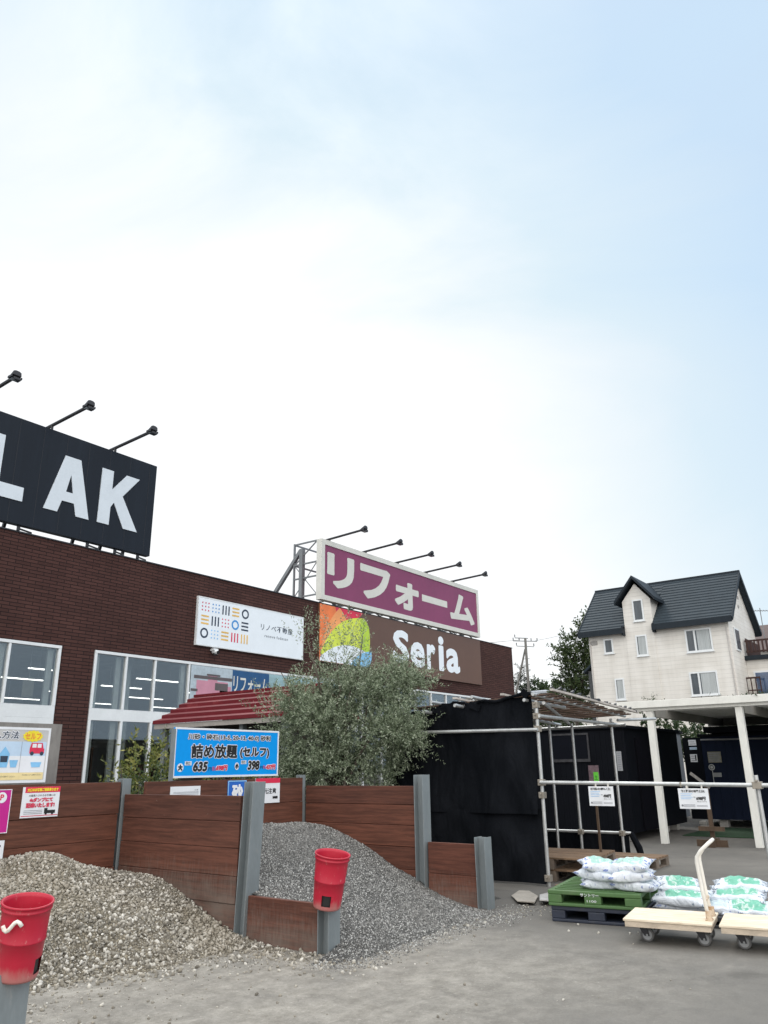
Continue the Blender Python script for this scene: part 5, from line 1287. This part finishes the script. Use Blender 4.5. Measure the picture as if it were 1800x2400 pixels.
b = MB(); b.box(20.9, 24.5, -17.3, -11.5, 2.215, 2.36); b.build('canopy', M_BLACKSHED, S3)
def plate(y0, y1, z0, z1, m_, label, cat='notice', lines=3, x_=21.27):
    T, fn = board('paper_notice', 'W', x_, -y1, -y0, z0, z1, .004, m_, label, cat)
    hh = z1-z0
    part(T, 'lettering', M_GREYINK, lambda b: [rect(b, fn, -y1+.02, -y0-.02-.02*(i % 2), z0+hh*(i+.6)/(lines+.6), z0+hh*(i+.6)/(lines+.6)+hh*.07, .003, .001) for i in range(lines)])
    return T
plate(-11.19, -11.0, 1.93, 2.07, M_PAPER, 'upper white paper on the dark door of the navy shed', lines=2)
plate(-11.19, -11.01, 1.83, 1.89, M_LSKY, 'thin pale blue strip under the upper white paper on the dark door', lines=1)
T = plate(-11.17, -11.0, 1.53, 1.72, M_PAPER, 'white paper with a black side bar on the dark door of the navy shed', lines=3)
part(T, 'side_bar', M_BLACKINK, lambda b: rect(b, plane('W', 21.266), 11.12, 11.15, 1.56, 1.70, .004, .001))
plate(-11.75, -11.43, 1.51, 1.77, P('khaki_plate', (.20, .19, .14), .6, var=.25, vs=12), 'khaki plate with grey lines on the navy shed wall', lines=5)
plate(-11.70, -11.50, 1.17, 1.27, P('grey_plate', (.25, .26, .26), .6), 'small grey plate low on the navy shed wall', lines=2)
Dl = thing('dial', (21.26, -11.49, 1.38), 'round pale dial with thin stem on the navy shed wall', 'dial')
b = MB(); ring(b, plane('W', 21.27), 11.49, 1.40, .075, .05, .004); disc(b, plane('W', 21.27), 11.49, 1.40, .035, .035, .004); b.build('face', P('dial_grey', (.36, .37, .36), .6), Dl)
b = MB(); b.box(21.262, 21.27, -11.505, -11.49, .95, 1.32); b.build('stem', P('dial_grey', (.36, .37, .36)), Dl)
Tf = thing('turf_mat', (19.8, -12.5, 0), 'green artificial turf mat lying before the navy shed', 'mat')
b = MB(); b.box(18.5, 21.1, -16.5, -11.4, .004, .018); b.build('turf', M_TURF, Tf)
for (x_, y_, l_) in ((19.35, -10.75, 'pale concrete block under the corner of the black shed'), (20.6, -13.1, 'concrete block at the foot of the navy shed by the pergola post'), (20.9, -11.25, 'concrete block under the dark door end')):
    T = thing('concrete_block', (x_, y_, 0), l_, 'block'); b = MB(); b.box(x_-.2, x_+.2, y_-.08, y_+.08, .10, .17); b.box(x_-.17, x_-.07, y_-.07, y_+.07, .001, .10); b.box(x_+.07, x_+.17, y_-.07, y_+.07, .001, .10); b.build('block', M_CONC, T, bevel=.008)
# dark sign stand
St = thing('sign_stand', (16.4, -12.6, 0), 'dark wooden post stand on a cross foot right of the white tag', 'stand')
b = MB(); b.box(16.36, 16.43, -12.635, -12.565, .02, 1.12); b.build('post', M_TIMBERPOST, St)
b = MB(); b.box(16.2, 16.36, -12.66, -12.54, .001, .14); b.box(16.43, 16.62, -12.66, -12.54, .001, .14); b.box(16.36, 16.43, -12.85, -12.64, .001, .12); b.box(16.36, 16.43, -12.56, -12.3, .001, .12); b.build('foot', M_TIMBERPOST, St)
b = MB(); b.box(16.30, 16.34, -12.85, -12.38, .28, .36); b.build('crosspiece', M_TIMBERPOST, St)
b = MB(); b.bar((16.34, -12.35, 1.32), (16.34, -12.68, 1.05), .03, .05); b.build('arm', M_GREYBOARD, St)
# flattened sacks on the ground by the net
for pts, z_, m_, l_ in (([(8.72, -12.42), (9.15, -12.12), (9.62, -11.98), (9.66, -12.10), (9.25, -12.42), (8.75, -12.62)], .012, M_CARD, 'flattened brown cardboard lying by the low post under the net'),
                        ([(8.80, -12.66), (9.30, -12.42), (9.68, -12.52), (9.35, -12.82), (8.86, -12.92)], .03, P('dirty_white_sack', (.44, .43, .42), .7, var=.2, vs=9, dirt=(.25, .23, .22), ds=6), 'flattened dirty white sack lying before the net')):
    T = thing('flattened_sheet', (pts[0][0]+.4, pts[0][1], 0), l_, 'sheet')
    b = MB(); b.prism(pts[::-1], lambda u, v, t: (u, v, t+.03*math.sin(7*u+3*v)**2), z_-.01, z_); b.build('sheet', m_, T)

# a vine creeping over the pergola beam
Vn = thing('climbing_vine', (16.6, -13.4, 2.6), 'thin dark vine twigs lying on top of the white pergola beam', 'vine')
vs_ = [np.hstack([np.stack([rng.uniform(16.5, 17.0, n), rng.uniform(y0, y1, n), np.full(n, z_)], 1), np.stack([rng.normal(0, .4, n), rng.normal(0, .6, n), rng.uniform(.1, .7, n)], 1), rng.uniform(.08, h_, (n, 1))])
       for n, y0, y1, z_, h_ in ((7, -11.75, -11.6, 2.74, .22), (45, -14.3, -12.7, 2.69, .16), (26, -14.4, -13.5, 2.70, .26))]
foliage('leaves', np.vstack(vs_), 9, .045, .022, M_DKGREEN, Vn)
# ------------------------------------------------------------------ the house on the right
H = thing('white_house', (51, -2.4, 0), 'white clad three storey house with dark roof and gabled dormer', 'house')
hx, hb = 47.9, 54.8; hy0, hy1 = -6.62, 1.90; ze = 9.67; zr = 12.72; xm = 51.35
b = MB()
b.prism([(hx, 0), (hb, 0), (hb, ze+.05), (xm, zr+.05), (hx, ze+.05)], lambda u, v, t: (u, t, v), hy0, hy1)
b.prism([(-2.32, 0.05), (-.55, 0.05), (-.55, 11.25), (-1.435, 12.3), (-2.32, 11.25)], lambda u, v, t: (t, u, v), hx-.05, 50.6)
b.build('wall', M_SIDING, H)
sl = (zr-ze)/(xm-hx)
def roofslab(nm, y0, y1, xe0, xtop, th_=.26):
    b = MB()
    za = ze + (xe0-hx)*sl + .18; zb_ = ze+(xtop-hx)*sl+.18
    n = max(2, int((xtop-xe0)/.235)); 
    for i in range(n):                               # stepped tile courses
        f0, f1 = i/n, (i+1)/n
        x0_, x1_ = xe0+(xtop-xe0)*f0, xe0+(xtop-xe0)*f1; z0_, z1_ = za+(zb_-za)*f0, za+(zb_-za)*f1
        b.add([(x0_, y0, z0_+.06), (x1_, y0, z1_+.01), (x1_, y1, z1_+.01), (x0_, y1, z0_+.06), (x0_, y0, z0_-.06), (x1_, y0, z1_-.06), (x1_, y1, z1_-.06), (x0_, y1, z0_-.06)], [(0, 1, 2, 3), (7, 6, 5, 4), (0, 3, 7, 4), (0, 4, 5, 1), (3, 2, 6, 7), (1, 5, 6, 2)])
    return b.build(nm, M_ROOFDK, H)
roofslab('roof', -6.95, -2.33, 47.5, xm); roofslab('roof', -.54, 2.40, 47.5, xm); roofslab('roof', -2.33, -.54, 50.2, xm)
b = MB(); zb0 = ze+.18
b.add([(xm, -6.95, zr+.18), (55.2, -6.95, ze-.2), (55.2, 2.4, ze-.2), (xm, 2.4, zr+.18), (xm, -6.95, zr), (55.2, -6.95, ze-.38), (55.2, 2.4, ze-.38), (xm, 2.4, zr)], [(0, 3, 2, 1), (4, 5, 6, 7), (0, 1, 5, 4), (1, 2, 6, 5), (2, 3, 7, 6), (3, 0, 4, 7)])
b.build('roof', M_ROOFDK, H)
b = MB()
zf = ze + (47.5-hx)*sl
for y0, y1 in ((-6.95, -2.33), (-.54, 2.40)): b.box(47.40, 47.49, y0, y1, zf-.10, zf+.26)
for yy in (-7.0, 2.40): b.bar((47.45, yy+.025, zf+.08), (xm, yy+.025, zr+.08), .05, .26); b.bar((55.2, yy+.025, ze-.25), (xm, yy+.025, zr+.08), .05, .26)
b.box(xm-.1, xm+.1, -7.0, 2.45, zr+.12, zr+.26)
b.box(47.5, 47.9, -2.45, -2.33, zf-.2, zf+.35); b.box(47.5, 47.9, -.54, -.42, zf-.2, zf+.35)
b.build('roof_trim', M_ROOFTRIM, H)
dn = MB(); yc = -1.435
for s in (-1, 1):
    dn.add([(47.45, yc, 12.78), (51.0, yc, 12.78), (51.0, yc+s*1.28, 11.26), (47.45, yc+s*1.28, 11.26), (47.45, yc, 12.58), (51.0, yc, 12.58), (51.0, yc+s*1.28, 11.06), (47.45, yc+s*1.28, 11.06)], [(0, 1, 2, 3), (4, 7, 6, 5), (0, 3, 7, 4), (0, 4, 5, 1), (2, 6, 7, 3), (1, 5, 6, 2)])
dn.build('dormer_roof', M_ROOFTRIM, H)
def hwin(y0, y1, z0, z1, panes, glass, x_=hx, curtain=None):
    f = MB(); q = .09
    f.box(x_-.07, x_-.001, y0, y1, z1-q, z1); f.box(x_-.07, x_-.001, y0, y1, z0, z0+q); f.box(x_-.07, x_-.001, y0, y0+q, z0+q, z1-q); f.box(x_-.07, x_-.001, y1-q, y1, z0+q, z1-q)
    for p_ in panes: f.box(x_-.065, x_-.001, p_-.05, p_+.05, z0+q, z1-q)
    f.box(x_-.10, x_-.001, y0-.05, y1+.05, z0-.05, z0-.002)
    w_ = f.build('window', M_WINFRAME, H)
    g_ = MB(); g_.box(x_-.03, x_-.012, y0+q, y1-q, z0+q, z1-q); g_.build('pane', glass, w_)
    if curtain:
        g_ = MB()
        for i in range(int((curtain[1]-curtain[0])/.09)): g_.box(x_-.036-.004*(i % 2), x_-.031, curtain[0]+i*.09, curtain[0]+i*.09+.088, z0+q, z1-q)
        g_.build('curtain', M_CURTAIN, w_)
hwin(-1.85, -1.18, 9.92, 11.28, [], M_HGLASS, hx-.05)
hwin(-1.85, -1.15, 7.78, 9.06, [], M_HGLASS, hx-.05, (-1.74, -1.26))
hwin(.32, .92, 8.12, 9.04, [], M_HGLASS)
hwin(-.13, .46, 5.25, 6.55, [], M_HGLASS, hx, (-.02, .36))
hwin(-5.62, -4.12, 7.72, 9.08, [-4.65], M_HGLASS, hx, (-5.5, -4.75))
hwin(-5.62, -4.05, 5.22, 6.58, [-4.58], M_HGLASS, hx, (-5.5, -4.68))
b = MB()
for x_, z_ in ((50.9, 11.2), (51.4, 11.2), (51.1, 10.6)): b.box(x_, x_+.18, hy0-.04, hy0-.001, z_, z_+.18)
b.box(47.83, 47.899, 1.35, 1.75, 8.75, 9.0)
b.build('vent', P('vent_grey', (.30, .29, .28), .6), H)
f = MB(); f.box(48.9, 50.0, hy0-.07, hy0-.001, 7.75, 9.1); w_ = f.build('window', M_WINFRAME, H)
f = MB(); f.box(49.0, 49.42, hy0-.09, hy0-.072, 7.85, 9.0); f.box(49.5, 49.92, hy0-.09, hy0-.072, 7.85, 9.0); f.build('pane', M_HGLASS, w_)
# wing with terrace to the right
b = MB(); b.box(51.0, 60, -13, hy0-.004, 0, 7.35); b.build('wing_wall', M_SIDING, H)
b = MB(); b.box(50.75, 60.1, -13.1, hy0-.002, 7.352, 7.60); b.build('terrace_slab', M_ROOFTRIM, H)
b = MB()
for y_ in np.arange(-12.6, hy0-.1, .22): b.box(50.9, 50.94, y_, y_+.10, 7.75, 8.55)
for z_ in (7.8, 8.45): b.box(50.95, 51.0, -12.7, hy0-.1, z_, z_+.1)
for x_ in np.arange(51.1, 55, .25): b.box(x_, x_+.12, hy0-.15, hy0-.11, 7.65, 8.7)
b.build('terrace_railing', M_BROWNRAIL, H)
f = MB(); f.box(50.93, 50.999, -9.8, -6.95, 5.1, 6.68); w_ = f.build('window', M_WINFRAME, H)
f = MB(); f.box(50.90, 50.928, -7.95, -7.05, 5.15, 6.58); f.box(50.90, 50.928, -9.6, -8.1, 5.15, 6.58); f.build('pane', M_HGLASS2, w_)
b = MB()
for y_ in np.arange(-7.4, -6.6, .25): b.box(50.3, 50.34, y_, y_+.06, 4.9, 6.3)
b.box(50.28, 50.36, -7.4, -6.6, 6.2, 6.3); b.box(50.28, 50.36, -7.4, -6.6, 5.5, 5.56); b.build('porch_railing', M_BROWNRAIL, H)
# small porch on the left side
b = MB(); b.box(49.2, 52, hy1+.003, hy1+.75, 0, 7.3); b.build('porch', P('dark_porch_wall', (.07, .075, .08), .7), H)
b = MB(); b.add([(49.0, hy1+.004, 8.1), (52.2, hy1+.004, 8.1), (52.2, hy1+1.0, 7.3), (49.0, hy1+1.0, 7.3), (49.0, hy1+.004, 7.95), (52.2, hy1+.004, 7.95), (52.2, hy1+1.0, 7.15), (49.0, hy1+1.0, 7.15)], [(0, 1, 2, 3), (4, 7, 6, 5), (0, 4, 5, 1), (1, 5, 6, 2), (2, 6, 7, 3), (3, 7, 4, 0)]); b.build('porch_roof', M_ROOFDK, H)
An = thing('roof_antenna', (68.7, -4.7, 10.5), 'thin television antenna mast on the brown roof right of the house', 'antenna')
b = MB(); b.tube([(68.7, -4.7, 10.5), (68.7, -4.7, 13.5)], .035, 6); b.tube([(68.7, -5.3, 13.2), (68.7, -4.0, 13.35)], .025, 6); b.build('mast', M_FRAME, An)
b = MB()
for i in range(6): b.tube([(68.3, -5.2+i*.2, 13.22+i*.025), (69.1, -5.2+i*.2, 13.22+i*.025)], .016, 5)
b.build('antenna_rod', M_FRAME, An)
Nh = thing('neighbour_house', (72, -6, 0), 'brown roofed house just showing beyond the right end of the white one', 'house')
b = MB(); b.box(68, 76, -14, -2.9, 0, 10.0); b.build('wall', M_SIDING, Nh)
b = MB(); b.prism([(67.4, 9.9), (76.6, 9.9), (72, 12.6)], lambda u, v, t: (u, t, v), -14.5, -2.5); b.build('roof', M_BROWNROOF, Nh)
shr = shrub('terrace_shrub', 50.2, -8.3, 6.0, .8, M_DKGREEN, 'dark bush before the lower right windows of the white house', 240, 16, .16, .07)
shr2 = shrub('terrace_shrub', 50.0, -5.2, 5.3, 1.0, M_DKGREEN, 'thin dark twigs along the foot of the white house', 45, 12, .14, .05)

# ------------------------------------------------------------------ trees, poles and roofs behind
def tree(name, base, lump_, n, per, leaf, wid, m_, label, tips, r0=.2, shell=.3, up=.4, l=(.6, 1.3)):
    T = thing(name, base, label, 'tree')
    b = MB(); top = Vector(base)+Vector((0, 0, (max(t_[2] for t_ in tips)-base[2])*.45))
    b.tube([base, Vector(base).lerp(top, .5)+Vector((.08, .05, 0)), top], [r0, r0*.8, r0*.6], 10); branches(b, top, tips, r0*.5, r0*.08, wob=.35)
    b.build('trunk', M_BARK, T)
    foliage('crown', lumps(lump_, n, .55, up, l, shell=shell), per, leaf, wid, m_, T)
    return T
tree('broadleaf_tree', (57, 7.0, 0), [(57, 5.6, 10.2, 1.1, 1.1, 1.3, 2), (57, 5.2, 11.4, .8, .8, .9, 1), (56.6, 7.1, 9.0, .8, .8, .9, 1.2), (57, 6.4, 7.6, 1.5, 1.5, 1.4, 3), (56.8, 7.4, 6.2, 1.4, 1.5, 1.2, 2.6), (57, 4.6, 9, 1, 1, 1.2, 1.3), (56.6, 7.2, 10.3, .5, .5, .5, .35)],
     560, 20, .26, .12, M_FARTREE, 'loose airy tree rising left of the white house', [(57, 5.4, 11.8), (57, 6.2, 10.6), (56.6, 7.6, 9.2), (56.6, 7.9, 8.0), (57, 4.6, 9.6), (57, 7, 8.4), (56.7, 7.7, 10.4)], .2, .25)
tree('conifer', (57.2, 11.4, 0), [(57.2, 11.4, 5.2, 1.0, 1.0, .9, 2), (57.2, 11.4, 6.6, .7, .7, .7, 1.3), (57.2, 11.4, 7.8, .4, .4, .6, .8), (57.2, 11.4, 8.6, .15, .15, .5, .3)], 170, 22, .22, .05, M_CONE, 'small dark conifer beside the utility pole', [(57.2, 11.4, 9.0), (57.9, 11.4, 6.4), (56.5, 11.4, 6.2), (57.2, 12.1, 6), (57.2, 10.7, 6)], .12, .1, .1, (.4, .8))
tree('hedge_tree', (62, 11.4, 0), [(62, 13.2, 5.6, 1.6, 1.6, .9, 1), (62, 11.2, 5.3, 1.8, 1.6, .9, 1), (62, 9.2, 5.1, 1.8, 1.6, .8, 1), (62, 11.2, 3.4, 2.5, 3, 1.6, 1.3)], 360, 20, .28, .12, M_GREEN, 'dark rounded tree low beyond the end of the brick store', [(62, 12.5, 5.8), (62, 10.5, 5.6), (62, 9.0, 5.4), (62, 11, 5.0)], .2, .3)
def yardtree(nm, x_, y_, z_, rr, rz_, label, n=150): return tree(nm, (x_, y_, 0), [(x_, y_, z_, rr, rr, rz_, 1), (x_+.4, y_+.5*rr, z_-.4, rr*.8, rr*.8, rz_*.8, .7), (x_, y_-.5*rr, z_-.3, rr*.8, rr*.8, rz_*.8, .7)], n, 20, .13, .06, M_DKGREEN, label, [(x_+.2, y_, z_+.4), (x_, y_+.5, z_+.1), (x_, y_-.5, z_+.1)], .08, .2, .3, (.25, .5))
yardtree('garden_bush', 26.5, -9.0, 2.3, 1.2, .75, 'green bush showing between the black shed roof and pergola post', 220)
yardtree('garden_bush', 26.8, -11.0, 2.15, 1.0, .62, 'dark green bush above the grey shutter shed', 180)
yardtree('garden_bush', 25.2, -6.4, 1.8, 1.0, .6, 'dark bush behind the black shed near the scaffold roof', 120)
yardtree('garden_bush', 26.6, -11.9, .75, .7, .5, 'low green bush between the grey shed and the navy shed', 120)
Up = thing('utility_pole', (53.9, 9.3, 0), 'concrete utility pole with crossarms and stay at the store end', 'utility pole')
b = MB(); b.tube([(53.9, 9.3, 0), (53.9, 9.28, 10.7)], [.14, .09], 12); b.build('pole', M_POLE, Up)
b = MB(); b.tube([(53.6, 10.9, 4.5), (53.9, 9.35, 9.9)], [.08, .07], 8); b.build('stay_pole', M_POLE, Up)
b = MB(); b.bar((53.5, 10.1, 10.55), (54.3, 8.5, 10.45), .06, .06); b.bar((53.6, 9.9, 10.15), (54.2, 8.75, 10.05), .05, .05); b.bar((53.4, 9.9, 10.75), (54.0, 9.1, 10.7), .06, .06); b.build('crossarm', M_FRAME, Up)
b = MB()
for (x_, y_, z_) in ((53.5, 10.1, 10.6), (53.7, 9.7, 10.58), (54.1, 8.9, 10.5), (54.3, 8.5, 10.5), (53.6, 9.9, 10.2), (54.2, 8.75, 10.1), (53.4, 9.9, 10.8)): b.tube([(x_, y_, z_), (x_, y_, z_+.20)], .045, 6)
for z_ in np.arange(6, 9.6, .45): b.box(53.88, 53.92, 9.05, 9.55, z_, z_+.03)
b.build('insulator', M_FRAME, Up)
for y_ in (1.82, -6.5): b = MB(); b.tube([(47.86, y_, 9.0), (47.86, y_, 0)], .045, 8); b.build('downpipe', P('pale_downpipe', (.48, .46, .44), .5), H)
Wi = thing('power_line', (53.9, 9, 10.5), 'thin power lines running from the utility pole towards the house tree', 'cable')
b = MB()
for p, q, sag in (((54.2, 8.6, 10.5), (56.5, 2.2, 12.4), .3), ((53.7, 9.6, 10.6), (30, 60, 11.0), .8), ((54.1, 8.9, 7.6), (57, 3, 8.2), .15), ((53.6, 10, 10.6), (32, 62, 11), .9)):
    p, q = Vector(p), Vector(q); b.tube([p.lerp(q, i/12)-Vector((0, 0, 4*sag*(i/12)*(1-i/12))) for i in range(13)], .012, 5, False)
b.build('cable', M_FRAME, Wi)
Fr = thing('far_building', (86, 19, 0), 'low building with pale grey flat roof far beyond the store end', 'building')
b = MB(); b.box(78, 96, 12, 24, 0, 9.0); b.build('wall', M_SIDING, Fr)
b = MB(); b.add([(77.5, 11.5, 9.0), (96.5, 11.5, 11.0), (96.5, 24.5, 11.0), (77.5, 24.5, 9.0), (77.5, 11.5, 8.8), (96.5, 11.5, 8.8), (96.5, 24.5, 8.8), (77.5, 24.5, 8.8)], [(0, 1, 2, 3), (4, 7, 6, 5), (0, 4, 5, 1), (1, 5, 6, 2), (2, 6, 7, 3), (3, 7, 4, 0)]); b.build('roof', M_FARROOF, Fr)
tree('hedge_tree', (100, 27, 0), [(100, 30, 10.6, 3, 3, 1.4, 1), (100, 26, 10.4, 3, 3, 1.3, 1), (100, 22, 9.8, 3, 3, 1.2, 1)], 300, 20, .45, .2, M_DKGREEN, 'far dark treetop line above the pale flat roof', [(100, 29, 10.5), (100, 26, 10.4), (100, 22, 10)], .3, .3)
